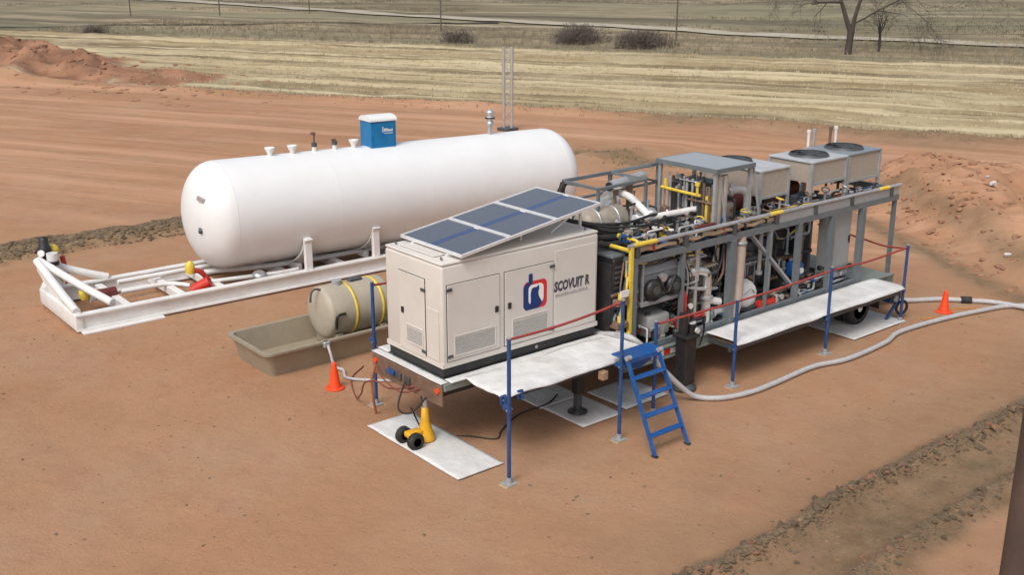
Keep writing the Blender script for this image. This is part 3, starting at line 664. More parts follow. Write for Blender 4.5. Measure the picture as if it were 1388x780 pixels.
def strap(pts, label, r=.021, n=10):
    return tag(MB().tube(smooth_path(pts, n), r, 8).build('red_strap', STRAP), label, 'strap', 'red straps along the railing')
strap([(-.19, -1.72, 2.22), (.6, -1.72, 2.215), (1.3, -1.71, 2.24), (2.11, -1.67, 2.29)], 'sagging red strap crossing before the generator emblem')
strap([(3.26, -1.31, 1.58), (4.2, -1.33, 1.575), (5.23, -1.37, 1.58), (6.5, -1.39, 1.595), (7.9, -1.42, 1.65), (9.3, -1.38, 1.60), (10.69, -1.30, 1.60)], 'long red strap running along the front of the open pipe skid')
strap([(-.08, 1.95, 2.13), (1.5, 1.97, 2.06), (3.0, 2.0, 2.12)], 'red strap on the far side of the generator above the tan tank')
strap([(10.69, -1.29, 1.58), (10.98, -.6, 1.45), (11.26, .2, 1.42), (11.3, 1.3, 1.5)], 'red strap closing off the far end of the trailer', .02)
tag(MB().bbox(1.90, 2.02, -1.52, -1.40, 1.00, 1.14, .01).build('timber_block', M('block_wood', (.33, .21, .13), .8, 0, .2, 10)), 'small brown timber block wedged by the ladder post under the walkway', 'block')
for x, lab in ((.30, 'small blue clamp on the walkway edge near the lone front post'), (-.02, 'small blue clamp at the drooping corner of the walkway matting')):
    tag(MB().bbox(x - .06, x + .05, -1.45, -1.405, 1.10, 1.25, .012).cyl((x, -1.47, 1.12), (x, -1.47, 1.24), .022, 8).build('edge_clamp', BLUE), lab, 'clamp', 'blue clamps on the matting edge')

# ---------------------------------------------------------------- blue ladder with its landing
la = T('step_ladder', 'blue steel ladder leaning up to its landing at the front walkway', 'ladder', (2.45, -2.2, 0))
FL, FR, TL, TR = Vector((2.09, -2.5, .02)), Vector((2.83, -2.5, .02)), Vector((2.13, -1.80, 1.40)), Vector((2.83, -1.80, 1.38))
for a, b in ((FL, TL), (FR, TR)): MB().beam(a, b, .032, .065, (0, 1, 0)).build('rail', BLUE2, la)
for k in (.20, .40, .595, .79):
    a = FL.lerp(TL, k) + Vector((.025, 0, 0)); b = FR.lerp(TR, k) - Vector((.025, 0, 0)); MB().bbox(a.x, b.x, a.y - .055, a.y + .055, a.z - .016, a.z + .016, .006).build('rung', BLUE2, la)
for a in (FL, FR): MB().bbox(a.x - .035, a.x + .035, a.y - .05, a.y + .06, .0, .03, .008).build('foot_pad', RUBBER, la)
MB().bbox(2.16, 2.98, -1.79, -1.42, 1.345, 1.375, .01).build('landing_plate', BLUE2, la)
mb = MB(); mb.beam((2.14, -1.80, 1.35), (2.86, -1.80, 1.35), .05, .07); mb.prism([(2.22, -1.60, 1.34), (2.95, -1.60, 1.34), (2.90, -1.60, 1.16), (2.62, -1.60, 1.06), (2.32, -1.60, 1.14)], (0, .02, 0)); mb.build('landing_bracket', BLUE2, la)
for p in (TL, TR): MB().cyl((p.x - .045, p.y - .03, p.z + .02), (p.x + .045, p.y - .03, p.z + .02), .04, 12).build('hinge', GREYL, la)

# ---------------------------------------------------------------- yellow jack
jk = T('wheeled_jack', 'yellow tongue jack with two black wheels on a white mat', 'jack', (-.35, .2, 0))
jx, jy = -.30, .18
MB().lathe([(.055, .0), (.055, .15), (.07, .155), (.12, .145), (.24, .105), (.38, .07), (.60, .056), (.615, .0)], (jx, jy, 0), seg=24).build('body', YJACK, jk)
MB().bbox(jx - .36, jx - .10, jy - .085, jy + .085, .17, .27, .03, 2).build('axle_arm', YJACK, jk)
MB().cyl((jx, jy, .60), (jx, jy, .86), .048, 16).build('screw', GALV, jk)
MB().lathe([(.80, .06), (.92, .065), (.97, .05), (.985, 0)], (jx, jy, 0), seg=18).build('cap', M('orange_cap_paint', (.55, .18, .03), .5), jk)
for s_ in (-1, 1):
    wy = jy + s_ * .165
    wh = MB().lathe([(-.055, .07), (-.058, .11), (-.04, .135), (.04, .135), (.058, .11), (.055, .07), (-.055, .07)], (jx - .30, wy, .16), (0, 1, 0), 28).build('wheel', RUBBER, jk)
    MB().lathe([(-.035, .0), (-.04, .075), (.04, .075), (.035, 0)], (jx - .30, wy, .16), (0, 1, 0), 20).build('hub', DGREY, wh)
MB().beam((jx - .02, jy, .5), (jx - .09, jy, .95), .02).build('handle', DGREY, jk)

# ---------------------------------------------------------------- cones
def cone(x, y, label):
    z = gz_(x, y); t_ = T('traffic_cone', label, 'traffic cone', (x, y, z), 'orange traffic cones')
    MB().lathe([(0, .0), (0, .165), (.018, .17), (.03, .16), (.035, .0)], (x, y, z), seg=28).build('base', ORANGE, t_)
    MB().lathe([(.03, .115), (.06, .105), (.25, .075), (.44, .042), (.485, .036), (.49, .028), (.47, 0)], (x, y, z), seg=24).build('cone_body', ORANGE, t_)
    return t_
cone(-.25, 3.02, 'orange traffic cone standing near the tan plastic basin')
cone(12.0, -1.55, 'orange traffic cone standing between the two grey hoses')

# ---------------------------------------------------------------- hoses, cords
hp = smooth_path([(2.95, .1, 1.10), (3.02, -.75, 1.30), (3.15, -1.05, 1.22), (3.55, -1.18, .75), (3.95, -1.30, .32), (4.25, -1.42, .08), (4.6, -1.70, .055), (5.2, -1.85, .055), (5.9, -1.85, .055), (7.04, -1.80, .055), (7.9, -1.97, .055), (9.22, -1.91, .055), (10.03, -1.74, .055), (11.48, -1.87, .055), (12.75, -2.13, .055), (13.3, -2.3, .055), (13.9, -2.75, .06), (14.6, -3.4, .06), (16, -5, .06)], 24)
h1 = tag(MB().tube(hp, .048, 10, .05).build('grey_hose', HOSE), 'long grey hose snaking past the ladder along the ground', 'hose', 'grey hoses on the ground')
MB().cyl((3.02, -.68, 1.29), (3.04, -.80, 1.30), .07, 12).build('hose_end', GALV, h1)
hp = smooth_path([(10.9, -.2, .35), (11.4, -.35, .12), (12.03, -.75, .06), (12.57, -1.07, .055), (12.95, -1.49, .055), (13.3, -1.95, .055), (13.42, -2.55, .07), (13.6, -3.3, .06), (14.3, -4.5, .06)], 24)
h2 = tag(MB().tube(hp, .052, 10, .05).build('grey_hose', HOSE), 'shorter grey hose with a black coupling behind the far cone', 'hose', 'grey hoses on the ground')
MB().cyl((12.90, -1.43, .06), (13.04, -1.60, .06), .085, 14).build('coupling', RUBBER, h2)
OCORD = M('orange_cord', (.50, .20, .03), .6); BCORD = M('black_cord', (.025, .022, .02), .7); RHOSE = M('dull_red_hose', (.20, .055, .035), .6)
def gp(x, y, h=.012): return (x, y, gz_(x, y) + h)
tag(MB().tube(smooth_path([gp(11.2, -1.5), gp(11.9, -1.85), gp(12.3, -1.6), gp(12.9, -2.0)], 10), .014, 6).build('orange_cable', OCORD), 'orange cord on the ground before the far traffic cone', 'cord', 'orange cords')
tag(MB().tube(smooth_path([gp(11.9, -.45), gp(12.8, -.9), gp(13.4, -1.5), gp(14.2, -2.6), gp(15, -4)], 10), .014, 6).build('orange_cable', OCORD), 'orange cord running behind the grey hose with the coupling', 'cord', 'orange cords')
tag(MB().tube(smooth_path([(-.35, .5, .5), gp(-.1, .4), gp(.35, -.1), gp(.62, -.45), gp(.9, -.25), gp(1.5, .05), gp(2.1, .02, .05), gp(2.5, .2, .06)], 10), .014, 6).build('black_cable', BCORD), 'black cord making a corner on the ground under the front deck', 'cord')
tag(MB().tube(smooth_path([(-.46, .2, .98), (-.56, .75, .80), (-.56, 1.15, .80), (-.50, 1.6, .62), (-.4, 1.9, .30), gp(-.2, 2.4, .02), gp(.2, 3.2), gp(.7, 3.6)], 10), .014, 7).build('red_hose', RHOSE), 'dull red hose looping from the front plate toward the tan basin', 'hose', 'red hoses at the front plate')
tag(MB().tube(smooth_path([(-.46, .05, 1.0), (-.58, .4, .86), (-.60, .85, .93), (-.50, 1.25, 1.02)], 10), .014, 7).build('red_hose', RHOSE), 'short red hose hanging close against the front plate', 'hose', 'red hoses at the front plate')
tag(MB().tube(smooth_path([(-.46, .45, 1.05), (-.75, .25, .7), (-.62, .10, .62), (-.46, -.1, .9)], 10), .016, 7).build('black_cable', BCORD), 'black cable sagging below the front plate beside the jack', 'cable')
tag(MB().tube(smooth_path([(-.46, 1.32, 1.02), (-.47, 1.42, .75), (-.42, 1.5, .4), gp(-.3, 1.62, .02)], 8), .024, 8).build('orange_tube', M('faded_orange_tube', (.42, .15, .07), .6)), 'faded orange tube hanging beside the far corner post of the deck', 'tube')

# ================================================================ white storage tank on its skid
tk = T('storage_tank', 'huge white cylindrical tank lying on a white steel skid', 'tank', (4.5, 9.85, 0))
TY, TZ, TR_ = 9.82, 1.63, 1.22; TX0, TX1 = .26, 10.95
PV = Matrix.Translation((4.5, 9.85, 1.6))
XF[0] = PV @ Matrix.Rotation(R(-3.6), 4, 'Z') @ Matrix.Rotation(R(.9), 4, 'Y') @ PV.inverted()
prof = []; HD = .72
for k in range(13): a = math.pi / 2 * k / 12; prof.append((TX0 + HD * (1 - math.cos(a)), TR_ * math.sin(a) ** .92 if k else 0.0))
prof += [(TX0 + HD + (TX1 - TX0 - 2 * HD) * i / 12, TR_) for i in range(1, 12)]
for k in range(12, -1, -1): a = math.pi / 2 * k / 12; prof.append((TX1 - HD * (1 - math.cos(a)), TR_ * math.sin(a) ** .92 if k else 0.0))
MB().lathe(prof, (0, TY, TZ), (1, 0, 0), 72).build('shell', WHITE, tk)
for x in (TX0 + HD, TX0 + HD + 2.5, TX0 + HD + 5.0, TX0 + HD + 7.6, TX1 - HD):
    MB().lathe([(x - .02, TR_ - .01), (x - .012, TR_ + .0015), (x + .012, TR_ + .0015), (x + .02, TR_ - .01)], (0, TY, TZ), (1, 0, 0), 72).build('weld_seam', WHITE, tk)
for z, y in ((2.12, TY - .62),): MB().beam((TX0 + .17, y - .05, z), (TX0 + .08, y + .1, z + .06), .05, .10).build('name_plate', GALV, tk)
MB().cyl((TX0 + .06, TY - .55, 1.45), (TX0 + .12, TY - .6, 1.45), .07, 14).build('drain_flange', DGREY, tk)
def funnel(x, y): 
    z = TZ + math.sqrt(TR_ ** 2 - (y - TY) ** 2)
    return MB().lathe([(-.03, .055), (.05, .06), (.16, .115), (.19, .12), (.19, .10), (.10, .045)], (x, y, z), seg=20).build('nozzle_funnel', WPAINT, tk)
for x in (2.30, 2.86, 4.46): funnel(x, TY)
for x, h in ((3.42, .42), (3.95, .22)):
    st_ = MB().cyl((x, TY, TZ + TR_ - .02), (x, TY, TZ + TR_ + .11), .055, 14).build('valve_stub', WPAINT, tk)
    MB().cyl((x, TY, TZ + TR_ + .11), (x, TY, TZ + TR_ + .20), .065, 12).cyl((x, TY, TZ + TR_ + .2), (x, TY, TZ + TR_ + h), .018, 8).build('valve_head', DGREY, st_)
    MB().box(x - .07, x + .03, TY - .03, TY + .03, TZ + TR_ + h - .03, TZ + TR_ + h + .03).build('valve_lever', BROWN, st_)
MB().lathe([(.405, .125), (.405, .13), (.445, .13), (.445, .125)], (8.45, TY, TZ + TR_), seg=18).build('relief_band', BLACK, tk)
rv = MB().cyl((8.45, TY, TZ + TR_ - .02), (8.45, TY, TZ + TR_ + .24), .07, 16).build('relief_valve', GALV, tk)
MB().lathe([(.24, .10), (.30, .11), (.34, .08), (.36, .06), (.40, .11), (.46, .12), (.50, .08), (.52, .11), (.58, .12), (.63, .07), (.66, 0)], (8.45, TY, TZ + TR_), seg=18).build('relief_cap', GALV, rv)
# blue cabinet
bx0, bx1, by0, by1, bz0, bz1 = 4.80, 5.50, 9.58, 10.12, 2.76, 3.46
cb = MB().bbox(bx0, bx1, by0, by1, bz0, bz1, .015).build('valve_cabinet', CABB, tk)
n_ = 12; poly = [(bx0 - .02, by0 - .02, bz1 + .001)] + [(bx0 - .02, (by0 + by1) / 2 - math.cos(math.pi * k / n_) * ((by1 - by0) / 2 + .02), bz1 + .02 + math.sin(math.pi * k / n_) * .12) for k in range(n_ + 1)] + [(bx0 - .02, by1 + .02, bz1 + .001)]
MB().prism(poly, (bx1 - bx0 + .04, 0, 0)).build('cabinet_lid', WHITE, cb)
MB().box(bx0 + .05, bx1 - .05, by0 - .008, by0 - .001, bz0 + .05, bz1 - .04).build('cabinet_door', CABB, cb)
mb = MB()
for k in range(7): mb.box(bx0 + .36 + k * .035, bx0 + .385 + k * .035, by0 - .0105, by0 - .009, bz1 - .25, bz1 - .25 + random.choice((.06, .05, .075)))
mb.box(bx0 + .32, bx0 + .34, by0 - .0105, by0 - .009, bz1 - .27, bz1 - .13); mb.box(bx0 + .36, bx0 + .60, by0 - .0105, by0 - .009, bz1 - .30, bz1 - .285); mb.build('cabinet_lettering', LOGOW, cb)
# skid
XF[0] = PV @ Matrix.Rotation(R(-1.2), 4, 'Z') @ PV.inverted()
for y in (8.74, 10.96):
    mb = MB().box(-2.75, 11.6, y - .10, y + .10, .04, .075).box(-2.75, 11.6, y - .025, y + .025, .075, .345).box(-2.75, 11.6, y - .10, y + .10, .345, .38); mb.build('skid_beam', WPAINT, tk)
for x in (-1.55, -.35, .55, 2.2, 3.6, 5.2, 6.8, 8.4, 10, 11.4): MB().bbox(x - .08, x + .08, 8.77, 10.93, .12, .30, .012).build('cross_member', WPAINT, tk)
MB().bbox(-2.77, -2.60, 8.66, 11.05, .05, .40, .03, 2).build('end_beam', WPAINT, tk)
for x in (2.55, 4.35, 9.1):
    for y, s_ in ((8.76, 1), (10.94, -1)):
        MB().bbox(x - .09, x + .09, y - .05, y + .05, .38, 1.13, .012).build('saddle_leg', WPAINT, tk)
    arc = [(x - .10, TY + (TR_ + .012) * math.cos(a), TZ + (TR_ + .012) * math.sin(a)) for a in np.linspace(R(205), R(335), 20)] + [(x - .10, TY + (TR_ + .05) * math.cos(a), TZ + (TR_ + .05) * math.sin(a)) for a in np.linspace(R(335), R(205), 20)]
    mb = MB()
    for k in range(19): mb.prism([arc[k], arc[k + 1], arc[38 - k], arc[39 - k]], (.20, 0, 0))
    mb.build('saddle_band', WPAINT, tk)
    MB().bbox(x - .06, x + .06, 9.2, 10.5, .26, .42, .01).build('saddle_base', WPAINT, tk)
for a, b in (((-1.9, 8.95, .42), (-2.68, 11.15, .98)), ((-2.68, 8.80, .42), (-2.72, 11.1, .98)), ((-1.3, 10.96, .40), (-2.66, 11.35, .92))): MB().tube(smooth_path([a, tuple((Vector(a) * .6 + Vector(b) * .4) + Vector((0, 0, -.02))), b], 6), .085, 12).build('hitch_arm', WPAINT, tk)
MB().prism([(-2.72, 9.5, .36), (-2.72, 11.2, .92), (-2.72, 11.2, .75), (-2.72, 10.2, .36)], (.03, 0, 0)).build('hitch_gusset', WPAINT, tk)
XF[0] = Matrix.Translation((.22, -.12, 0))
hc = MB().lathe([(.0, .20), (.03, .26), (.30, .26), (.42, .2), (.55, .10)], (-2.62, 11.50, .0), seg=24).build('hitch_foot', WPAINT, tk)
jp = MB().cyl((-2.66, 11.62, .25), (-2.66, 11.62, 1.05), .10, 16).build('jack_post', BLACK, tk)
MB().lathe([(1.05, .12), (1.13, .145), (1.21, .13), (1.25, .10), (1.38, .10), (1.43, .06), (1.45, 0)], (-2.66, 11.62, 0), seg=18).build('jack_head', BLACK, jp)
MB().cyl((-2.76, 11.50, 1.10), (-2.79, 11.46, 1.11), .075, 14).build('silver_cap', ALU, jp)
MB().cyl((-2.60, 11.32, .95), (-2.60, 11.32, 1.12), .12, 16).build('hitch_head', ALU, tk); MB().cyl((-2.60, 11.32, .86), (-2.60, 11.32, .95), .13, 16).build('hitch_collar', BLACK, tk)
XF[0] = Matrix.Translation((.0, -.10, -.12))
vb = MB().tube(smooth_path([(-2.15, 11.75, .35), (-2.18, 11.72, .8), (-2.22, 11.70, 1.12)], 6), .075, 12).build('yellow_gas_valve', YELLOW, tk)
MB().lathe([(.0, .07), (.06, .12), (.16, .12), (.24, .05), (.25, 0)], (-2.22, 11.7, 1.08), seg=16).build('valve_bonnet', YELLOW, vb)
MB().tube(smooth_path([(-1.98, 11.75, .30), (-2.0, 11.74, .7), (-2.05, 11.72, 1.02)], 6), .055, 10).build('red_pipe', RED, tk)
XF[0] = PV @ Matrix.Rotation(R(-1.2), 4, 'Z') @ PV.inverted()
def pump(x, y, z, yc, rc, nm):
    b = MB().cyl((x - .25, y, z), (x + .22, y, z), .11, 16).build(nm, rc, tk)
    MB().cyl((x - .25, y, z), (x - .36, y, z), .14, 14).build('flange', WPAINT, b)
    MB().lathe([(0, .08), (.1, .11), (.2, .1), (.26, .04), (.27, 0)], (x - .45, y, z - .05), seg=16).build('yellow_valve', yc, b)
    return b
pump(-1.72, 9.9, .36, YELLOW, MAROON, 'pump_body')
v2 = MB().cyl((.0, 9.35, .22), (.32, 9.15, .42), .13, 16).build('red_valve_body', REDY, tk)
MB().lathe([(0, .09), (.12, .11), (.22, .10), (.28, .03)], (.05, 9.55, .56), seg=16).build('valve_cap', YELLOW, v2)
MB().tube(smooth_path([(.05, 9.55, .6), (.25, 9.5, .58), (.5, 9.45, .25)], 6), .06, 10).build('valve_elbow', RED, v2)
for pts, r in (([(-1.3, 10.35, .42), (1.5, 10.35, .42), (4, 10.3, .42)], .055), ([(.4, 9.4, .33), (1.2, 9.25, .33), (1.9, 9.0, .36), (2.4, 9.0, .36)], .05), ([(-1.4, 9.85, .34), (-.4, 9.8, .34), (.0, 9.5, .3)], .05), ([(.6, 10.1, .36), (2.5, 9.6, .36), (6, 9.5, .36), (10, 9.5, .36)], .06)):
    MB().tube(smooth_path(pts, 6), r, 10).build('transfer_pipe', WPAINT, tk)
MB().lathe([(0, .11), (.03, .16), (.08, .16), (.12, .1)], (1.45, 9.05, .34), (0, -.4, 1), 20).build('pipe_flange', GALV, tk)
XF[0] = None
tag(MB().bbox(-2.70, -1.0, 8.62, 9.12, .002, .04, .006).build('white_plank', WPAINT), 'white plank on the ground under the near end of the tank skid', 'plank')

# ================================================================ tan basin with its tank
XF[0] = Matrix.Translation((.14, -.10, 0))
bs = T('spill_basin', 'open tan plastic spill basin on the red dirt', 'basin', (.4, 4.95, 0))
def basin():
    mb = MB(); outs = []
    def loop(x0, x1, y0, y1, z, r, n=5): return [(px, py, z) for px, py in rr(x0, x1, y0, y1, r, n)]
    L = [loop(-1.02, 2.02, 4.30, 5.60, .0, .12), loop(-1.12, 2.12, 4.20, 5.70, .46, .14), loop(-1.19, 2.19, 4.13, 5.77, .46, .16), loop(-1.19, 2.19, 4.13, 5.77, .50, .16), loop(-1.10, 2.10, 4.22, 5.68, .50, .13), loop(-.98, 1.98, 4.34, 5.56, .05, .12)]
    n = len(L[0])
    for l in L: mb.v += l
    for i in range(len(L) - 1):
        for k in range(n): mb.f.append((i * n + k, i * n + (k + 1) % n, (i + 1) * n + (k + 1) % n, (i + 1) * n + k)); mb.sm.append(False)
    mb.f.append(tuple(range(n))[::-1]); mb.sm.append(False); mb.f.append(tuple(range(5 * n, 6 * n))); mb.sm.append(False)
    return mb
basin().build('tub', TAN, bs)
MB().bbox(-.02, .12, 4.09, 4.19, .38, .50, .02).build('drain_fitting', GREYL, bs)
tag(MB().tube(smooth_path([(.05, 4.07, .44), (.04, 3.98, .30), (.06, 3.88, .08), gp(.14, 3.72, .03), gp(.0, 3.35, .03), gp(.25, 3.0, .03), gp(.7, 2.6, .03), gp(1.1, 2.2, .03)], 12), .028, 8).build('drain_hose', HOSE), 'thin grey hose hanging from the rim of the tan basin', 'hose')
XF[0] = None
tt = T('tan_tank', 'tan horizontal tank with yellow straps standing in the basin', 'tank', (1.2, 4.95, .05))
pr = [(.52 + .14 * (1 - math.cos(math.pi / 2 * k / 7)), .50 * math.sin(math.pi / 2 * k / 7) ** .8 if k else 0) for k in range(8)]; pr += [(x, .50) for x in (.9, 1.2, 1.5, 1.8)] + [(2.1 - .20 * (1 - math.cos(math.pi / 2 * k / 7)), .50 * math.sin(math.pi / 2 * k / 7) ** .8 if k else 0) for k in range(7, -1, -1)]
MB().lathe(pr, (0, 4.95, .74), (1, 0, 0), 48).build('shell', TANT, tt)
for x in (1.15, 1.75): MB().lathe([(x - .03, .50), (x - .03, .512), (x + .03, .512), (x + .03, .50)], (0, 4.95, .74), (1, 0, 0), 48).build('yellow_strap', YELLOW, tt)
for x in (.8, 1.8): MB().bbox(x - .08, x + .08, 4.55, 5.35, .052, .36, .02).build('cradle', TAN, tt)
MB().cyl((1.0, 4.95, 1.22), (1.0, 4.95, 1.32), .10, 16).build('filler_cap', GREYL, tt)
MB().bbox(1.25, 1.55, 4.88, 5.02, 1.235, 1.29, .02).build('black_handle', DGREY, tt)
MB().tube(smooth_path([(.66, 4.44, .52), (.66, 4.41, .74), (.72, 4.40, .80), (.86, 4.42, .80)], 5), .028, 8).build('black_elbow', BLACK, tt)
MB().tube(smooth_path([(.62, 4.9, 1.20), (.50, 4.9, 1.24), (.41, 4.9, 1.18), (.38, 4.9, 1.0)], 5), .022, 8).build('vent_pipe', DGREY, tt)

# ================================================================ the open pipe skid on the lower deck
fr = T('equipment_frame', 'grey open steel frame of the pipe skid on the lower deck', 'frame', (7, .5, .8))
YN, YR = -.60, 1.68
def post_(x, y, z0, z1, a=.09, mat=GREY, b=None): return MB().beam((x, y, z0), (x, y, z1), a, b or a, (1, 0, 0)).build('frame_post', mat, fr)
for x, a in ((3.46, .10), (4.67, .07), (5.98, .13), (7.04, .05), (7.96, .10), (9.02, .10), (10.05, .12)): post_(x, YN, .80, 2.41, a)
post_(11.27, -.56, .80, 2.62, .075)
for x in (3.46, 4.67, 5.98, 7.96, 9.02, 10.05): post_(x, YR, .80, 2.41, .09)
post_(3.90, YR, 2.41, 3.36, .06); post_(5.1, YR, 2.41, 3.44, .06); post_(6.42, YR, 2.41, 3.44, .07)
def rail(p, q, a, b, nm='frame_beam', mat=GREY): return MB().beam(p, q, a, b).build(nm, mat, fr)
rail((3.42, YN, 2.465), (11.30, YN, 2.465), .08, .11); rail((3.42, YR, 2.465), (10.2, YR, 2.465), .08, .11)
rail((7.3, YN + .005, 2.60), (11.30, YN + .005, 2.60), .05, .155, 'side_channel', GREYL)
for x in (3.46, 4.67, 5.98, 7.04, 7.96, 9.02, 10.05): rail((x, YN + .045, 2.46), (x, YR - .045, 2.46), .07, .09)
rail((11.27, YN + .03, 2.60), (11.27, .9, 2.60), .07, .12)
rail((3.9, YR, 3.40), (6.45, YR, 3.42), .055, .06, 'truss_rail'); rail((3.9, YR, 3.02), (6.4, YR, 3.06), .04, .045, 'truss_rail')
rail((3.92, YR - .002, 3.36), (5.08, YR - .002, 3.05), .035, .035, 'truss_brace'); rail((5.12, YR - .002, 3.40), (6.38, YR - .002, 3.08), .04, .04, 'truss_brace')
rail((3.9, .75, 3.40), (3.9, YR - .03, 3.40), .05, .05, 'truss_rail'); rail((5.1, .75, 3.42), (5.1, YR - .03, 3.41), .045, .05, 'truss_rail')
rail((3.9, .75, 3.40), (5.1, .75, 3.42), .05, .05, 'truss_rail'); post_(3.9, .75, 2.51, 3.37, .05); post_(5.1, .75, 2.51, 3.39, .05)
rail((5.1, YR, 3.41), (5.75, 1.25, 3.55), .045, .045, 'truss_brace')
rail((6.62, YN + .09, 2.38), (8.28, YN + .05, .83), .10, .05, 'diagonal_strut', GREYL)
for z in (1.05, 1.62): rail((3.5, YR, z), (10.0, YR, z), .05, .06)
rail((3.5, YN, .86), (10.0, YN, .86), .07, .10)
for x in (3.46, 5.98, 7.96, 10.05): rail((x, YN + .05, .86), (x, YR - .05, .86), .07, .09)
def thing(name, label, cat, mbs, mat, group=None): return tag(mbs.build(name, mat), label, cat, group)
# pipes along the near top edge
tp = T('silver_pipe', 'long silver pipe along the near top edge of the open frame', 'pipe', (7, YN, 2.7))
MB().cyl((3.3, YN - .02, 2.745), (11.34, YN - .02, 2.715), .036, 14).build('pipe', GALV, tp)
for x in (3.5, 4.7, 6.0, 7.2, 8.4, 9.6, 11.0): MB().bbox(x - .04, x + .04, YN - .06, YN + .03, 2.525, 2.715, .006).build('pipe_clamp', DGREY, tp)
for x0, x1 in ((3.42, 3.95), (7.0, 7.35), (10.55, 10.9)): MB().cyl((x0, YN - .02, 2.745 - (x0 - 3.3) * .0037), (x1, YN - .02, 2.745 - (x1 - 3.3) * .0037), .042, 14).build('yellow_band', YELLOW, tp, 'yellow painted length of the silver pipe')
tp = T('tan_hose', 'tan lagged hose strapped below the silver pipe at the top of the frame', 'hose', (7, YN, 2.6))
MB().tube([(3.6 + i * .09, YN + .03 + .012 * math.sin(i * .7), 2.61 + .015 * math.sin(i * 1.1)) for i in range(60)], .036, 8, .12).build('hose_body', TIMBER, tp)
for i in range(9): MB().bbox(3.9 + i * .6, 3.95 + i * .6, YN - .012, YN + .075, 2.565, 2.66, .004).build('hose_strap', BLACK if i % 3 else RED, tp)
yg = T('yellow_gas_line', 'yellow gas pipe standing at the front corner of the open frame', 'pipe', (3.36, YN, .8))
MB().beam((3.36, YN - .03, .95), (3.36, YN - .03, 2.72), .062, .062, (1, 0, 0)).build('riser', YELLOW, yg)
MB().tube(smooth_path([(3.36, YN - .03, 1.25), (3.24, YN - .02, 1.05), (3.15, YN, .85)], 6), .045, 10).build('lower_bend', YELLOW, yg)
for z in (1.35, 1.75): MB().bbox(3.02, 3.30, YN - .08, YN + .06, z, z + .12, .02).build('valve_body', BROWN, yg); MB().cyl((3.14, YN - .03, z + .12), (3.14, YN - .03, z + .22), .05, 12).build('valve_cap', YELLOW, yg)
tag(MB().bbox(3.06, 3.25, YN - .115, YN - .095, 1.92, 2.04, .004).build('white_tag', WPAINT), 'white plate hanging by the yellow gas pipe', 'sign')
MB().tube(smooth_path([(3.36, YN, 2.66), (3.36, .3, 2.66), (3.5, .9, 2.66)], 6), .035, 10).build('cross_pipe', YELLOW, yg)
# radiator between generator and frame
ra = T('radiator', 'black radiator bank in the gap behind the cream generator', 'radiator', (3.18, .6, .8))
MB().bbox(3.16, 3.38, -.42, 1.5, .80, 2.50, .02).build('core', BLACK, ra)
for k in range(3): MB().bbox(3.13, 3.158, -.40 + k * .62, .16 + k * .62, .95, 2.42, .01).build('grille_panel', RUBBER, ra)
for z in (1.32, 1.86): MB().bbox(3.10, 3.40, -.48, -.425, z, z + .05, .01).build('grille_rail', BROWN, ra)
for z in np.arange(.98, 2.4, .09): MB().bbox(3.19, 3.36, -.432, -.4215, z, z + .05, .003).build('fin', DGREY, ra)
MB().cyl((3.27, -.45, 1.45), (3.27, -.49, 1.45), .12, 18).build('fan_hub', GREYL, ra)
MB().tube(smooth_path([(3.2, -.5, 1.2), (3.1, -.6, 1.05), (3.05, -.45, .9)], 6), .04, 8).build('coolant_hose', RUBBER, ra)
MB().tube(smooth_path([(2.95, .1, 2.75), (3.3, -.1, 2.68), (3.9, -.1, 2.62), (4.5, .1, 2.6)], 8), .05, 10).build('upper_hose', RUBBER, ra)
MB().tube(smooth_path([(2.8, .5, 2.95), (3.3, .15, 2.75), (4.0, .05, 2.7), (4.9, .3, 2.66)], 8), .055, 10).build('upper_hose', RUBBER, ra)
MB().bbox(3.15, 3.45, -.4, 1.5, 2.505, 2.56, .01).build('top_plate', GREY, ra)
# engine compressor
XF[0] = Matrix.Translation((.06, 0, .17))
en = T('gas_engine', 'grey engine block with black pulleys behind the first frame opening', 'engine', (4.15, .1, .8))
MB().bbox(3.70, 4.62, -.50, .75, 1.50, 1.95, .05, 3).build('block', M('engine_grey_casting', (.20, .205, .21), .6, .2, .3, 7, dirt=.45, dcol=(.05, .04, .035)), en)
MB().prism([(3.72, -.50, 1.95), (3.76, -.42, 2.12), (4.56, -.42, 2.12), (4.60, -.50, 1.95)], (0, 1.1, 0)).build('hood', M('pale_grey_hood', (.27, .27, .28), .5, .1, .1, 6), en)
for x, r in ((3.93, .19), (4.42, .17)):
    p_ = MB().lathe([(-.14, .0), (-.14, r * .5), (-.12, r), (-.04, r), (0, r * .9), (.0, 0)], (x, -.50, 1.68), (0, 1, 0), 26).build('pulley', BLACK, en)
    MB().cyl((x, -.655, 1.68), (x, -.63, 1.68), r * .4, 16).build('pulley_hub', DGREY, p_)
MB().cyl((4.16, -.60, 1.86), (4.16, -.5, 1.86), .075, 18).build('silver_disc', GALV, en)
MB().tube(smooth_path([(3.86, -.56, 1.66), (3.95, -.62, 1.92), (4.1, -.62, 1.72), (4.25, -.62, 1.60), (4.42, -.62, 1.86), (4.55, -.6, 1.70)], 6), .022, 8).build('belt', BLACK, en)
MB().bbox(3.66, 4.66, -.55, .8, 1.40, 1.48, .012).build('engine_bed', GREYL, en)
mb = MB()
for x in (3.70, 4.62): MB().beam((x, -.52, 1.48), (x, -.52, 2.16), .04, .04, (1, 0, 0)).build('guard_post', GREYL, en)
for i in range(7): MB().cyl((3.75 + i * .13, -.46, 2.14), (3.75 + i * .13, -.46, 2.26), .025, 8).build('injector', DGREY if i % 2 else GALV, en)
MB().tube(smooth_path([(3.7, -.2, 2.2), (4.1, -.2, 2.3), (4.6, -.1, 2.25), (5.0, .2, 2.2)], 6), .07, 12).build('intake_pipe', BLACK, en)
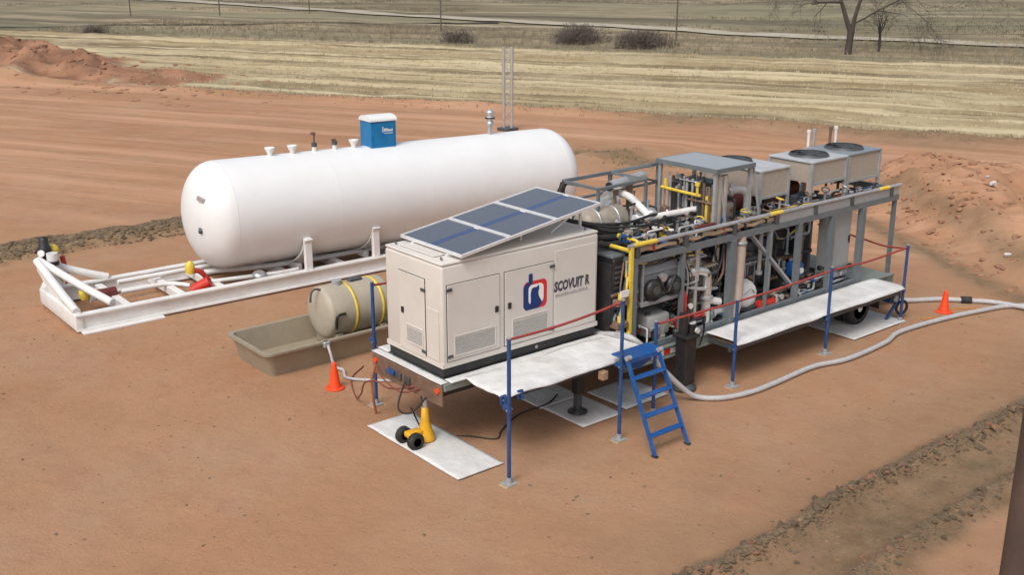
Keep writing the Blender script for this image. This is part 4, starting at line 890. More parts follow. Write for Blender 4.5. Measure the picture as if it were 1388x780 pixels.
XF[0] = None
wt = T('white_tank', 'rounded white plastic tank below the grey engine', 'tank', (4.2, -.3, .9))
MB().bbox(3.95, 4.52, -.52, .1, .93, 1.34, .07, 3).build('tank_body', M('white_poly_tank', (.36, .36, .345), .5, 0, .1, 4, dirt=.4), wt)
MB().cyl((4.05, -.4, 1.34), (4.05, -.4, 1.38), .05, 14).build('tank_cap', DGREY, wt)
fe = T('fire_extinguisher', 'red fire extinguisher upright beside the grey engine', 'extinguisher', (4.82, -.5, 1.1))
MB().lathe([(1.14, .0), (1.14, .085), (1.55, .085), (1.62, .06), (1.66, .03), (1.68, 0)], (4.82, -.5, 0), seg=20).build('cylinder', REDY, fe)
MB().cyl((4.82, -.5, 1.67), (4.82, -.5, 1.74), .03, 10).build('valve', BLACK, fe); MB().tube(smooth_path([(4.82, -.5, 1.72), (4.74, -.56, 1.6), (4.73, -.58, 1.3)], 5), .014, 6).build('nozzle_hose', BLACK, fe)
MB().bbox(4.74, 4.90, -.6, -.4, .82, 1.135, .01).build('bracket', DGREY, fe)
# vessels
def vessel(x, y, z0, z1, r, mat, label, nm='separator_vessel', rings=4, grp='upright vessels inside the frame'):
    t_ = T(nm, label, 'vessel', (x, y, z0), grp)
    MB().lathe([(z0, 0), (z0 + .02, r * .6), (z0 + r * .5, r), (z1 - r * .5, r), (z1 - .02, r * .6), (z1, 0)], (x, y, 0), seg=28).build('shell', mat, t_)
    for k in range(rings): z = z0 + .3 + (z1 - z0 - .5) * k / max(1, rings - 1); MB().lathe([(z - .025, r), (z - .025, r + .03), (z + .025, r + .03), (z + .025, r)], (x, y, 0), seg=28).build('flange', GREYL if k % 2 else mat, t_)
    MB().cyl((x, y, z1 - .02), (x, y, z1 + .14), .04, 10).build('top_nozzle', GALV, t_)
    for a in (0, 2.1, 4.2): MB().beam((x + r * .8 * math.cos(a), y + r * .8 * math.sin(a), .80), (x + r * .8 * math.cos(a), y + r * .8 * math.sin(a), z0 + r), .04, .04, (1, 0, 0)).build('vessel_leg', DGREY, t_)
    return t_
LAG = M('tan_lagging', (.36, .31, .25), .6, .2, .16, 7, bump=.4, bscale=9)
vessel(5.42, -.15, .95, 2.36, .17, LAG, 'tan ringed vessel just past the red fire extinguisher', rings=6)
vessel(5.15, .75, 1.0, 2.9, .22, GREYL, 'light grey vessel rising above the frame top near the engine', rings=3)
vessel(6.75, .9, .95, 2.75, .26, DGREY, 'dark vessel deep in the frame behind the diagonal strut', rings=4)
vessel(8.5, .9, .95, 2.3, .25, BROWN, 'brown vessel at the back of the frame near the grey cabinet', rings=3)
vessel(7.45, .2, .95, 2.05, .15, DGREY, 'slim dark vessel behind the foot of the diagonal strut', rings=3)
el = T('silver_elbow', 'silver elbow pipe with dark drum behind the middle of the frame', 'pipe', (5.4, -.4, 1.2))
MB().tube(smooth_path([(4.95, -.42, 1.92), (5.25, -.45, 1.93), (5.45, -.47, 1.86), (5.50, -.47, 1.65), (5.50, -.47, 1.35), (5.50, -.47, .9)], 7), .085, 14).build('elbow', SILVER, el)
MB().cyl((5.62, -.35, 1.55), (5.62, .5, 1.55), .20, 22).build('drum', LAG, el); MB().cyl((5.62, -.40, 1.30), (5.9, -.45, 1.22), .07, 14).build('white_cap', WPAINT, el)
MB().cyl((4.95, -.42, 1.92), (4.88, -.42, 1.92), .12, 16).build('flange', GREYL, el); MB().cyl((5.50, -.47, 1.42), (5.50, -.47, 1.37), .12, 16).build('flange', GREYL, el)
MB().tube(smooth_path([(4.75, -.35, 1.75), (5.2, -.5, 1.62), (5.8, -.45, 1.5)], 6), .035, 8).build('side_pipe', GALV, el)
nb = tag(MB().bbox(5.62, 5.92, .15, .5, 1.72, 2.28, .02).build('junction_box', M('navy_box_paint', (.012, .022, .075), .5, 0, .2, 6)), 'navy box with white tag hung behind the tan ringed vessel', 'box')
MB().bbox(5.69, 5.80, .142, .1495, 2.0, 2.1, .002).build('white_tag', WPAINT, nb)
dk = T('tan_duct', 'wide tan hanging duct next to the widest grey frame post', 'duct', (6.25, -.55, .9))
MB().tube([(6.27, -.56, 2.42), (6.27, -.56, 2.1), (6.26, -.56, 1.7), (6.24, -.57, 1.3), (6.17, -.58, 1.0), (6.13, -.58, .90)], [.10, .11, .11, .115, .11, .07], 16).build('duct', M('tan_duct_fabric', (.40, .32, .27), .75, 0, .1, 4, bump=.4, bscale=10), dk)
MB().lathe([(2.28, .112), (2.28, .122), (2.33, .122), (2.33, .112)], (6.27, -.56, 0), seg=20).build('duct_band', GREYL, dk)
sk = T('white_sack', 'bulging white sack lying on the deck behind the tan duct', 'sack', (6.75, -.2, .82))
bm = bmesh.new(); bmesh.ops.create_uvsphere(bm, u_segments=28, v_segments=18, radius=1)
for v in bm.verts:
    q = v.co.copy(); n_ = 1 + .22 * (float(fbm(q.x * 2 + 5, q.y * 2 + q.z * 1.7, 1.2, 3, 61)) - .5)
    v.co = (6.78 + .30 * n_ * math.copysign(abs(q.x) ** .7, q.x), -.2 + .27 * n_ * math.copysign(abs(q.y) ** .7, q.y), 1.12 + .30 * n_ * math.copysign(abs(q.z) ** .75, q.z))
mb = MB(); bm.verts.index_update(); mb.add([v.co[:] for v in bm.verts], [[v.index for v in f.verts] for f in bm.faces], True); bm.free(); mb.build('sack_body', M('white_sack_weave', (.62, .62, .60), .8, 0, .1, 5, bump=.6, bscale=10), sk)
MB().tube(smooth_path([(6.6, -.46, 1.2), (6.75, -.5, 1.3), (6.9, -.46, 1.2)], 5), .012, 6).build('sack_strap', GREYL, sk)
rx = T('red_cylinder', 'red cylinder lying on the deck by the diagonal strut', 'cylinder', (7.2, -.5, .9))
MB().cyl((7.0, -.50, .95), (7.55, -.47, .90), .075, 18).build('cylinder_body', REDY, rx); MB().cyl((7.55, -.47, .90), (7.64, -.465, .892), .045, 12).build('cylinder_neck', GREYL, rx)
for x in (7.12, 7.45): MB().bbox(x - .03, x + .03, -.57, -.40, .80, .86, .008).build('chock', DGREY, rx)
bv = T('blue_valve', 'bright blue motor valve low between two frame posts', 'valve', (8.35, -.3, 1.0))
MB().bbox(8.22, 8.46, -.42, -.16, 1.22, 1.50, .03, 2).build('motor', BLUE2, bv); MB().cyl((8.34, -.44, 1.36), (8.34, -.47, 1.36), .06, 14).build('motor_cap', WPAINT, bv); MB().cyl((8.34, -.29, .82), (8.34, -.29, 1.21), .05, 12).build('stem', BLUE, bv)
gc = T('control_cabinet', 'pale grey control cabinet at the far end of the frame', 'cabinet', (9.55, 0, .95))
MB().bbox(9.30, 9.92, -.46, -.1, .98, 2.38, .015).build('body', M('pale_cabinet_paint', (.27, .28, .275), .5, 0, .06, 4, dirt=.2), gc)
MB().bbox(9.34, 9.88, -.485, -.461, 1.03, 2.33, .008).build('door', M('pale_cabinet_door', (.30, .31, .305), .5, 0, .06, 4, dirt=.2), gc); MB().bbox(9.80, 9.85, -.51, -.486, 1.7, 1.85, .008).build('handle', BLACK, gc)
for x in (9.36, 9.86): MB().bbox(x - .04, x + .04, -.44, -.14, .80, .978, .008).build('cabinet_foot', DGREY, gc)
dc = T('dark_cabinet', 'tall dark electrical cabinet in the middle of the frame', 'cabinet', (8.3, .4, .85))
MB().bbox(7.75, 9.0, .45, 1.2, .85, 2.36, .02).build('body', DGREY, dc)
for k in range(2): MB().bbox(7.80 + k * .6, 8.36 + k * .6, .43, .449, .95, 2.3, .008).build('door', M('charcoal_door_paint', (.115, .12, .125), .5, .1, .12, 5), dc); MB().bbox(8.27 + k * .6, 8.31 + k * .6, .41, .4295, 1.5, 1.7, .006).build('handle', GREYL, dc)
mm = T('compressor', 'black horizontal compressor with brown barrels low in the frame', 'compressor', (6.9, .6, .85))
MB().bbox(6.3, 7.7, .35, 1.3, .85, 1.30, .03).build('base_block', BLACK, mm)
for y in (.5, 1.1): MB().cyl((6.2, y, 1.50), (7.8, y, 1.50), .18, 22).build('barrel', BROWN if y < 1 else DGREY, mm)
for x in (6.4, 6.9, 7.4): MB().lathe([(-.03, .19), (-.03, .23), (.03, .23), (.03, .19)], (x, .5, 1.5), (1, 0, 0), 22).build('barrel_ring', GREYL, mm)
m2 = T('scrubber_skid', 'low dark machinery with pale fittings at the far end of the deck', 'machine', (8.8, 0, .8))
MB().bbox(8.4, 9.1, -.1, .38, .80, 1.18, .03).build('pump_block', DGREY, m2); MB().cyl((8.45, -.2, 1.0), (9.05, -.2, 1.0), .12, 18).build('motor_barrel', BROWN, m2); MB().cyl((8.3, -.2, 1.0), (8.44, -.2, 1.0), .07, 14).build('coupling', GALV, m2)
for i, x in enumerate((8.5, 8.75, 9.0)): MB().cyl((x, .1, 1.18), (x, .1, 1.42), .045, 10).build('fitting', (GALV, WPAINT, DGREY)[i], m2)
# random-looking pipe runs ------------------------------------------------------
def pipe(pts, r, mat, label, nm='process_pipe', grp='pipes threaded through the frame', fl=True):
    t_ = T(nm, label, 'pipe', pts[0], grp); P = [Vector(p) for p in pts]
    path = [P[0]]
    for i in range(1, len(P) - 1):
        a = (P[i - 1] - P[i]).normalized() * r * 2.2; b = (P[i + 1] - P[i]).normalized() * r * 2.2
        for k in range(5): t = k / 4; path.append((P[i] + a) * (1 - t) ** 2 + P[i] * 2 * t * (1 - t) + (P[i] + b) * t * t)
    path.append(P[-1]); MB().tube(path, r, 12).build('pipe', mat, t_)
    if fl:
        for p, q in ((P[0], P[1]), (P[-1], P[-2])): d = (q - p).normalized() * .03; MB().cyl(p - d, p + d, r * 1.7, 14).build('flange', mat if mat != SILVER else GALV, t_)
    return t_
pipe([(4.6, .5, 2.78), (5.9, .3, 2.82), (6.6, .22, 2.81)], .062, WPAINT, 'white pipe lying level across the top toward the vertical tubes', grp='white pipes on top of the skid')
pipe([(4.95, 1.35, 3.10), (5.0, 1.05, 3.08), (4.95, .5, 2.80)], .07, WPAINT, 'white pipe bending down steeply beside the black round outlet', grp='white pipes on top of the skid')
pipe([(3.95, 1.25, 2.90), (4.8, 1.35, 2.95)], .13, SILVER, 'shiny fat silver pipe beneath the far truss', nm='silver_duct', grp=None)
ex = T('exhaust_silencer', 'silver exhaust silencer with a round black mouth near the truss', 'silencer', (4.8, 1.2, 3.1))
MB().cyl((4.62, 1.2, 3.28), (5.6, 1.3, 3.34), .10, 22).build('barrel', SILVER, ex); MB().cyl((4.60, 1.198, 3.279), (4.622, 1.2, 3.28), .085, 20).build('mouth', BLACK, ex); MB().cyl((5.2, 1.26, 2.6), (5.2, 1.26, 3.24), .06, 14).build('stack', BROWN, ex)
MB().beam((4.8, 1.22, 2.5), (4.8, 1.22, 3.2), .07, .07, (1, 0, 0)).build('support', BROWN, ex)
dr = T('lagged_drum', 'large pale lagged drum lying on top between generator and truss', 'drum', (4.2, .8, 2.6))
MB().lathe([(3.55, .0), (3.57, .2), (3.66, .26), (4.5, .26), (4.60, .2), (4.62, 0)], (0, .85, 2.78), (1, 0, 0), 30).build('drum_body', LAG, dr)
for x in (3.85, 4.3): MB().lathe([(-.02, .262), (-.02, .275), (.02, .275), (.02, .262)], (x, .85, 2.78), (1, 0, 0), 30).build('drum_band', GALV, dr)
MB().bbox(3.62, 3.78, .6, 1.1, 2.512, 2.58, .01).build('drum_cradle', BROWN, dr); MB().bbox(4.38, 4.54, .6, 1.1, 2.512, 2.58, .01).build('drum_cradle', BROWN, dr)
cn = tag(MB().lathe([(0, .26), (.10, .22), (.38, .03), (.40, 0)], (4.62, 1.05, 2.55), (.4, -.3, .9), 22).build('cream_hopper', CREAM), 'cream cone shaped hood beside the silver exhaust', 'hood')
mn = tag(MB().lathe([(0, .17), (.06, .17), (.20, .05), (.26, .05)], (4.98, .62, 2.52), seg=18).build('maroon_hood', MAROON), 'maroon cone fitting at the foot of the white pipe', 'fitting')
bb = T('blue_ball', 'bright blue round float lying behind the silver top pipe', 'ball', (6.2, -.05, 2.6))
bm = bmesh.new(); bmesh.ops.create_uvsphere(bm, u_segments=20, v_segments=12, radius=.17); bm.verts.index_update()
MB().add([(6.2 + v.co.x * 1.2, -.05 + v.co.y, 2.68 + v.co.z * .85) for v in bm.verts], [[v.index for v in f.verts] for f in bm.faces], True).build('float', BLUE2, bb); bm.free(); MB().lathe([(2.5, .1), (2.56, .1)], (6.2, -.05, 0), seg=14).build('float_seat', DGREY, bb)
# jumble along the top of the front half
BR = [GALV, DGREY, BLACK, BROWN, YELLOW, WPAINT, GREYL, MAROON]
rj = random.Random(11)
FIT = {id(YELLOW): 'yellow', id(WPAINT): 'white', id(GALV): 'silver', id(DGREY): 'dark grey', id(BLACK): 'black', id(BROWN): 'brown', id(GREYL): 'pale grey', id(MAROON): 'maroon'}
spots = [(3.75, -.25, BLACK, 'behind the yellow end of the top pipe'), (4.05, -.05, DGREY, 'second along from the generator behind the top pipe'), (4.4, .0, MAROON, 'third along from the generator behind the top pipe'), (4.75, -.15, YELLOW, 'before the pale vessel on the frame top'), (5.05, -.1, BLACK, 'beside the yellow fitting before the pale vessel'), (5.5, -.2, WPAINT, 'under the level white pipe'), (5.75, .0, YELLOW, 'next to the bright blue float'), (6.8, -.2, YELLOW, 'at the near foot of the grey roof panel'), (7.5, -.25, DGREY, 'between the roof panel and the small cooler'), (7.9, -.15, YELLOW, 'under the near face of the small cooler'), (8.3, -.3, BLACK, 'by the near leg of the small cooler'), (8.75, -.2, BROWN, 'between the small cooler and the big coolers'), (9.3, -.2, DGREY, 'under the first big cooler'), (9.9, -.25, GALV, 'under the seam of the two big coolers'), (10.4, -.2, BLACK, 'under the second big cooler')]
for x, y, m, where in spots:
    t_ = T('valve_fitting', FIT[id(m)] + ' valve fitting ' + where, 'valve', (x, y, 2.51), 'valve fittings on top of the frame')
    h = rj.uniform(.10, .22); MB().cyl((x - .16, y, 2.57), (x + .16, y, 2.57), rj.uniform(.04, .06), 12).build('body', m, t_)
    MB().cyl((x, y, 2.57), (x, y, 2.60 + h), .03, 10).build('stem', GALV, t_); MB().ring((x, y, 2.60 + h), (rj.uniform(-.4, .4), rj.uniform(-.6, 0), 1), .075, .014, 16, 6).build('hand_wheel', m, t_)
for k, (pts, r, m, lab) in enumerate([
    ([(3.6, .2, 2.55), (5.8, .25, 2.55), (5.8, 1.4, 2.55)], .04, DGREY, 'dark pipe turning away under the level white pipe'),
    ([(3.7, .45, 2.60), (3.7, -.3, 2.60), (4.9, -.35, 2.60)], .03, BROWN, 'brown pipe lying just behind the yellow end of the top pipe'),
    ([(4.7, -.42, 2.3), (4.7, -.42, 1.7), (5.3, -.3, 1.7)], .03, GREYL, 'thin pale pipe beside the fire extinguisher'),
    ([(5.15, -.5, 2.36), (5.15, -.5, 1.1), (5.15, .2, 1.1)], .035, GALV, 'silver downpipe between the engine and the ringed vessel'),
    ([(5.05, -.2, 2.36), (5.05, -.2, .95)], .045, BLACK, 'black downpipe between the engine and the ringed vessel'),
    ([(6.6, .1, 2.4), (6.6, .1, 1.5), (7.3, .1, 1.5), (7.3, .1, .9)], .06, BLACK, 'black stepped pipe behind the diagonal strut'),
    ([(6.4, -.1, 1.72), (7.9, -.05, 1.72)], .05, DGREY, 'dark level pipe behind the diagonal strut'),
    ([(7.2, -.3, 2.4), (7.2, -.3, 1.5)], .04, GREYL, 'pale short downpipe between the strut and the next post'),
    ([(7.62, -.2, 2.4), (7.62, -.2, .9)], .05, GREYL, 'pale tall downpipe before the dark cabinet'),
    ([(7.9, .2, 1.45), (9.05, .15, 1.45)], .05, BROWN, 'brown level pipe across the dark cabinet doors'),
    ([(8.75, -.1, 2.4), (8.75, -.1, 1.3)], .055, BROWN, 'brown downpipe left of the pale grey cabinet'),
    ([(9.1, -.35, 1.25), (9.5, -.53, 1.18), (9.9, -.52, 1.2)], .03, BLACK, 'black bent pipe under the pale grey cabinet door'),
    ([(4.7, -.3, .95), (6.0, -.35, .95), (6.0, -.35, 1.3)], .05, DGREY, 'dark pipe along the deck below the ringed vessel'),
    ([(4.75, -.52, 1.12), (5.35, -.52, 1.10)], .028, RED, 'short red pipe low beside the stabiliser leg'),
    ([(5.7, -.45, 1.05), (6.05, -.5, 1.05)], .06, GALV, 'short silver pipe near the foot of the widest post'),
    ([(6.25, -.45, 1.0), (6.6, -.5, .9), (6.9, -.5, .86)], .035, BLACK, 'black hose like pipe on the deck before the white sack'),
    ([(3.6, 1.2, 2.2), (9.5, 1.25, 2.2)], .08, DGREY, 'long dark pipe along the back of the frame'),
    ([(3.6, 1.45, 1.3), (9.6, 1.45, 1.3)], .07, BROWN, 'long brown pipe low along the back of the frame'),
    ([(3.5, .3, 1.8), (3.5, 1.1, 1.8), (4.6, 1.1, 1.8)], .06, BROWN, 'brown pipe behind the yellow gas riser'),
    ]): pipe(pts, r, m, lab)
for i, (x0, x1, z0, z1, y) in enumerate(((3.5, 4.6, .95, 2.3, 1.3), (4.75, 5.9, .95, 2.35, 1.35), (6.05, 7.0, 1.0, 2.35, 1.42))):
    t_ = T('heat_exchanger', ('black', 'dark', 'charcoal')[i] + ' heat exchanger block at the back of the frame ' + ('behind the grey engine', 'behind the ringed vessel', 'behind the tan duct')[i], 'heat exchanger', ((x0 + x1) / 2, y, z0), 'heat exchangers at the back')
    MB().bbox(x0, x1, y, y + .25, z0, z1, .02).build('core', BLACK if i != 1 else DGREY, t_)
    for k in range(6): z = z0 + .1 + k * (z1 - z0 - .2) / 6; MB().bbox(x0 + .05, x1 - .05, y - .025, y - .001, z, z + .10, .01).build('fin_bank', DGREY if i != 1 else BLACK, t_)
tag(MB().bbox(3.72, 4.4, .0, .5, 2.14, 2.38, .03).build('orange_box', M('orange_brown_panel', (.50, .25, .07), .6, 0, .25, 9)), 'orange brown panel seen above the grey engine', 'panel')

mj = random.Random(91)
def manifold(label, x0, x1, y0, y1, z0, z1, n, mats, rlo=.012, rhi=.032, nm='pipe_manifold'):
    """one welded rig of short square-turning pipes with flanges and little valve blocks"""
    t_ = T(nm, label, 'pipework', ((x0 + x1) / 2, (y0 + y1) / 2, z0), 'pipework rigs of the skid'); lo = (x0, y0, z0); hi = (x1, y1, z1)
    for k in range(n):
        p = Vector([mj.uniform(a, b) for a, b in zip(lo, hi)]); r = mj.uniform(rlo, rhi); m = mj.choice(mats); pts = [p.copy()]; last = -1
        for q in range(mj.choice((1, 2, 2, 3))):
            ax = mj.choice([a for a in (0, 1, 2) if a != last]); last = ax
            ln = mj.uniform(.18, .6) * mj.choice((-1, 1)); v = p.copy(); v[ax] = min(hi[ax], max(lo[ax], p[ax] + ln))
            if abs(v[ax] - p[ax]) < .10: v[ax] = min(hi[ax], max(lo[ax], p[ax] - ln))
            if (v - p).length > .05: pts.append(v.copy()); p = v
        if len(pts) < 2: continue
        mb = MB()
        path = [pts[0]]
        for j in range(1, len(pts) - 1):
            e = min(r * 2, .4 * (pts[j] - pts[j - 1]).length, .4 * (pts[j + 1] - pts[j]).length); a = (pts[j - 1] - pts[j]).normalized() * e; b = (pts[j + 1] - pts[j]).normalized() * e
            for u in (0, .33, .67, 1): path.append((pts[j] + a) * (1 - u) ** 2 + pts[j] * 2 * u * (1 - u) + (pts[j] + b) * u * u)
        path.append(pts[-1]); mb.tube(path, r, 8)
        for a, b in ((pts[0], pts[1]), (pts[-1], pts[-2])): d = (b - a).normalized() * .016; mb.cyl(a - d, a + d, r * 1.8, 10)
        mb.build('pipe_spool', m, t_)
        if mj.random() < .35: c = pts[0].lerp(pts[1], .5); w_ = r * 2.2; MB().bbox(c.x - w_, c.x + w_, c.y - w_, c.y + w_, c.z - w_, c.z + w_, r * .5).build('valve_block', mj.choice(mats), t_)
PM = [GALV, GALV, DGREY, DGREY, BLACK, BLACK, BROWN, GREYL, LAG, GREY]
manifold('jumble of small pipes on the frame top behind the yellow end of the silver pipe', 3.6, 4.75, -.45, .55, 2.53, 2.80, 30, PM + [YELLOW, BLUE2, REDY, WPAINT])
manifold('jumble of small pipes on the frame top between pale vessel and roof panel', 4.8, 5.8, -.45, .5, 2.53, 2.82, 24, PM + [YELLOW, WPAINT, MAROON])
manifold('upright pipework packed behind the yellow gas riser', 3.45, 3.68, -.5, .6, .9, 2.35, 14, PM + [YELLOW, WPAINT], .012, .028)
manifold('pipework packed above and behind the grey engine', 3.75, 4.65, -.4, .5, 2.2, 2.42, 12, PM + [MAROON, YELLOW])
manifold('dense pipework between the grey engine and the widest grey post', 4.72, 5.92, -.52, .35, .88, 2.38, 40, PM + [BLUE, REDY, WPAINT], .014, .036)
manifold('small fittings along the deck edge below the grey engine', 3.6, 5.8, -.56, -.35, .83, 1.15, 20, PM + [YELLOW, RED, WPAINT])
manifold('dark pipework behind the tan duct and white sack', 6.35, 7.6, -.15, .4, .9, 2.38, 22, [DGREY, BLACK, BLACK, BROWN, GREY, GREYL])
manifold('dark pipework before the dark cabinet doors', 7.65, 8.95, -.3, .4, .85, 2.3, 22, [DGREY, BLACK, BLACK, BROWN, GREY, GALV])
manifold('fittings lying along the deck between the strut foot and grey cabinet', 7.2, 9.9, -.56, -.3, .83, 1.12, 20, PM + [BLUE, GALV])
manifold('little pipes crowded under the grey roof panel', 5.9, 6.85, -.15, .9, 2.52, 3.4, 26, PM + [YELLOW, WPAINT], .010, .024)
manifold('pipes and valves strewn on the cover plates under the fan coolers', 7.1, 10.9, -.4, .5, 2.47, 2.72, 30, PM + [YELLOW, MAROON, WPAINT])
manifold('pipes under the far truss beside the lagged drum', 3.8, 5.6, .6, 1.6, 2.5, 3.0, 22, PM + [WPAINT], .014, .035)
for k, (a, b) in enumerate(((.0, .0), (.12, -.06), (.25, .08), (-.12, .10))):
    tag(MB().tube(smooth_path([(2.75, .75 + a, 3.02 + b * .4), (3.15, .42 + a, 2.98), (3.6, .18 + a, 2.80 + b), (4.2, .05 + a, 2.76 + b), (4.9, .12 + a, 2.78 + b), (5.5, .35 + a, 2.72)], 8), .034 - .004 * k, 8).build('black_hose', RUBBER), ('thickest black hose arching from the generator roof over the frame top', 'second black hose arching over the frame top, just behind the thickest', 'third black hose arching over the frame top near the lagged drum', 'thin black hose arching over the frame top nearest the silver pipe')[k], 'hose', 'black hoses arching over the frame top')
dkp = T('cover_plates', 'dark cover plates laid across the top of the frame before the coolers', 'cover', (8.5, .5, 2.4))
for k in range(6): MB().bbox(7.02 + k * .50, 7.50 + k * .50, -.30, 1.60, 2.412, 2.45, .008).build('cover_plate', DGREY if k % 2 else DECK, dkp)
for i, (x0, x1, z0, z1, y, lab) in enumerate(((7.05, 7.7, .95, 2.35, 1.40, 'dark heat exchanger block at the back behind the slim dark vessel'), (9.05, 10.0, .9, 2.36, 1.38, 'dark heat exchanger block at the back behind the pale grey cabinet'))):
    t_ = T('heat_exchanger', lab, 'heat exchanger', ((x0 + x1) / 2, y, z0), 'heat exchangers at the back')
    MB().bbox(x0, x1, y, y + .25, z0, z1, .02).build('core', BLACK, t_)
    for k in range(6): z = z0 + .1 + k * (z1 - z0 - .2) / 6; MB().bbox(x0 + .05, x1 - .05, y - .025, y - .001, z, z + .10, .01).build('fin_bank', DGREY, t_)
bp_ = T('back_panels', 'charcoal back panels closing the far side of the pipe skid', 'panels', (8.4, 1.66, .8))
for k in range(6): MB().bbox(7.02 + k * .5, 7.50 + k * .5, 1.725, 1.745, .84, 2.40, .004).build('back_panel', M('charcoal_side_sheet', (.07, .072, .075), .5, .1, .15, 5), bp_)
ip = T('inner_panel', 'charcoal inner side panel between the dark cabinet and the grey cabinet', 'panel', (9.2, .2, .8))
MB().bbox(9.06, 9.12, -.1, 1.2, .82, 2.38, .01).build('sheet', M('charcoal_side_sheet', (.07, .072, .075), .5, .1, .15, 5), ip)
sp = T('switch_panel', 'dark narrow switch panel right behind the yellow gas riser', 'panel', (3.58, -.45, .8))
MB().bbox(3.53, 3.66, -.54, -.2, .82, 2.12, .015).build('case', M('charcoal_case_paint', (.055, .06, .066), .5, .1, .15, 5), sp)
for k, m in enumerate((YELLOW, REDY, GALV)): MB().cyl((3.59, -.54, 1.9 - k * .14), (3.59, -.565, 1.9 - k * .14), .03, 12).build('switch_knob', m, sp)
# cable bundles and thin tubing -------------------------------------------------
cbj = random.Random(23)
def bundle(label, pts, n, r, mats, jit=.05, nm='cable_bundle'):
    t_ = T(nm, label, 'cables', pts[0], 'cable and tube bundles in the skid')
    for k in range(n):
        o_ = [Vector((cbj.uniform(-jit, jit), cbj.uniform(-jit, jit), cbj.uniform(-jit, jit))) for _ in pts]
        MB().tube(smooth_path([tuple(Vector(p) + q) for p, q in zip(pts, o_)], 5), r * cbj.uniform(.7, 1.3), 6).build('cable', cbj.choice(mats), t_)
CM = [BLACK, BLACK, DGREY, RUBBER, BROWN, GREYL, YELLOW, BLUE]
bundle('tangle of black hoses sagging between generator roof and the lagged drum', [(3.0, .35, 2.75), (3.5, .2, 2.66), (4.2, .25, 2.60), (5.0, .45, 2.60)], 9, .022, CM, .12)
bundle('dark cables draped down in front of the radiator', [(3.42, -.50, 2.4), (3.30, -.56, 2.0), (3.22, -.54, 1.5), (3.30, -.50, 1.0)], 9, .016, CM, .07)
bundle('thin tubes running level above the grey engine', [(3.55, -.48, 2.34), (4.1, -.45, 2.30), (4.6, -.48, 2.34), (5.3, -.42, 2.28)], 7, .018, CM, .06)
bundle('cables dropping beside the fire extinguisher', [(4.70, -.50, 2.36), (4.95, -.48, 1.9), (5.0, -.45, 1.4), (5.1, -.4, .9)], 8, .016, CM, .09)
bundle('tubes crossing behind the silver elbow', [(4.8, -.2, 1.3), (5.3, -.35, 1.45), (5.8, -.4, 1.75), (5.95, -.35, 2.3)], 8, .02, CM + [GALV], .10)
bundle('black hoses heaped on the deck by the red cylinder', [(6.2, -.35, .86), (6.7, -.45, .88), (7.6, -.40, .87), (8.3, -.48, .86)], 8, .024, [BLACK, RUBBER, DGREY], .07)
bundle('cables sagging in front of the dark cabinet', [(7.7, -.1, 2.3), (8.1, -.05, 1.95), (8.5, -.05, 2.0), (9.0, -.1, 2.3)], 7, .016, CM, .09)
bundle('black hoses lying under the pale grey cabinet', [(8.3, -.3, .95), (8.9, -.45, .92), (9.5, -.5, .90), (10.1, -.3, .88)], 7, .026, [BLACK, RUBBER, GREYL], .07)
bundle('black straps hanging from the near corner of the far truss', [(3.9, 1.66, 3.38), (3.80, 1.6, 3.15), (3.85, 1.62, 2.9), (3.95, 1.55, 2.75)], 4, .035, [BLACK, RUBBER], .05)
bundle('mixed cables woven under the truss and white pipe', [(3.9, 1.2, 2.62), (4.6, .8, 2.64), (5.2, .5, 2.62), (5.8, .3, 2.60)], 10, .022, CM, .14)
bundle('mixed cables trailing from roof panel to the coolers', [(6.6, -.1, 2.58), (7.4, -.2, 2.56), (8.2, -.25, 2.58), (9.2, -.28, 2.55)], 9, .02, CM + [MAROON], .08)
bundle('cables bundled below the joined big coolers', [(8.9, .1, 2.60), (9.6, .0, 2.56), (10.4, .05, 2.58), (11.1, -.1, 2.56)], 8, .02, CM, .08)
bundle('thin dark tubes looping over the tan hose', [(5.3, -.4, 2.66), (5.9, -.46, 2.60), (6.6, -.42, 2.66), (7.2, -.46, 2.6)], 6, .014, CM, .05)
tag(MB().bbox(6.15, 6.75, .35, 1.05, 2.51, 3.25, .02).build('dark_cabinet', DGREY), 'dark cabinet standing beneath the grey roof panel', 'cabinet')
tag(MB().bbox(6.25, 6.7, -.02, .30, 2.51, 2.9, .03, 2).build('beige_motor', LAG), 'beige motor block beneath the near edge of the roof panel', 'motor')
# grey roof panel over the vertical tubes ---------------------------------------
XF[0] = Matrix.Translation((.04, 0, .06))
rf = T('roof_panel', 'pale grey roof panel on posts over a bundle of vertical tubes', 'roof', (6.4, .5, 2.5))
MB().bbox(5.82, 6.88, -.25, 1.20, 3.555, 3.60, .012).build('sheet', M('pale_blue_grey_sheet', (.37, .40, .42), .4, .3, .08, 3, dirt=.12), rf)
MB().box(5.80, 6.90, -.27, -.245, 3.52, 3.60).box(5.80, 6.90, 1.195, 1.22, 3.52, 3.60).box(5.80, 5.825, -.245, 1.195, 3.52, 3.60).box(6.875, 6.90, -.245, 1.195, 3.52, 3.60).build('edge_trim', GREY, rf)
for x, y in ((5.87, -.2), (6.83, -.2), (5.87, 1.15), (6.83, 1.15)): MB().beam((x, y, 2.455), (x, y, 3.55), .06, .06, (1, 0, 0)).build('roof_post', GREYL, rf)
for x, y, z in ((5.87, -.2, 0), (6.83, -.2, 0)): MB().beam((x + .1, y, 3.5), (x + .22, y - .1, 2.55), .03, .03).build('slant_stay', GREYL, rf)
XF[0] = None
tb = T('tube_bundle', 'bundle of thin vertical tubes under the grey roof panel', 'pipes', (6.2, .5, 2.5))
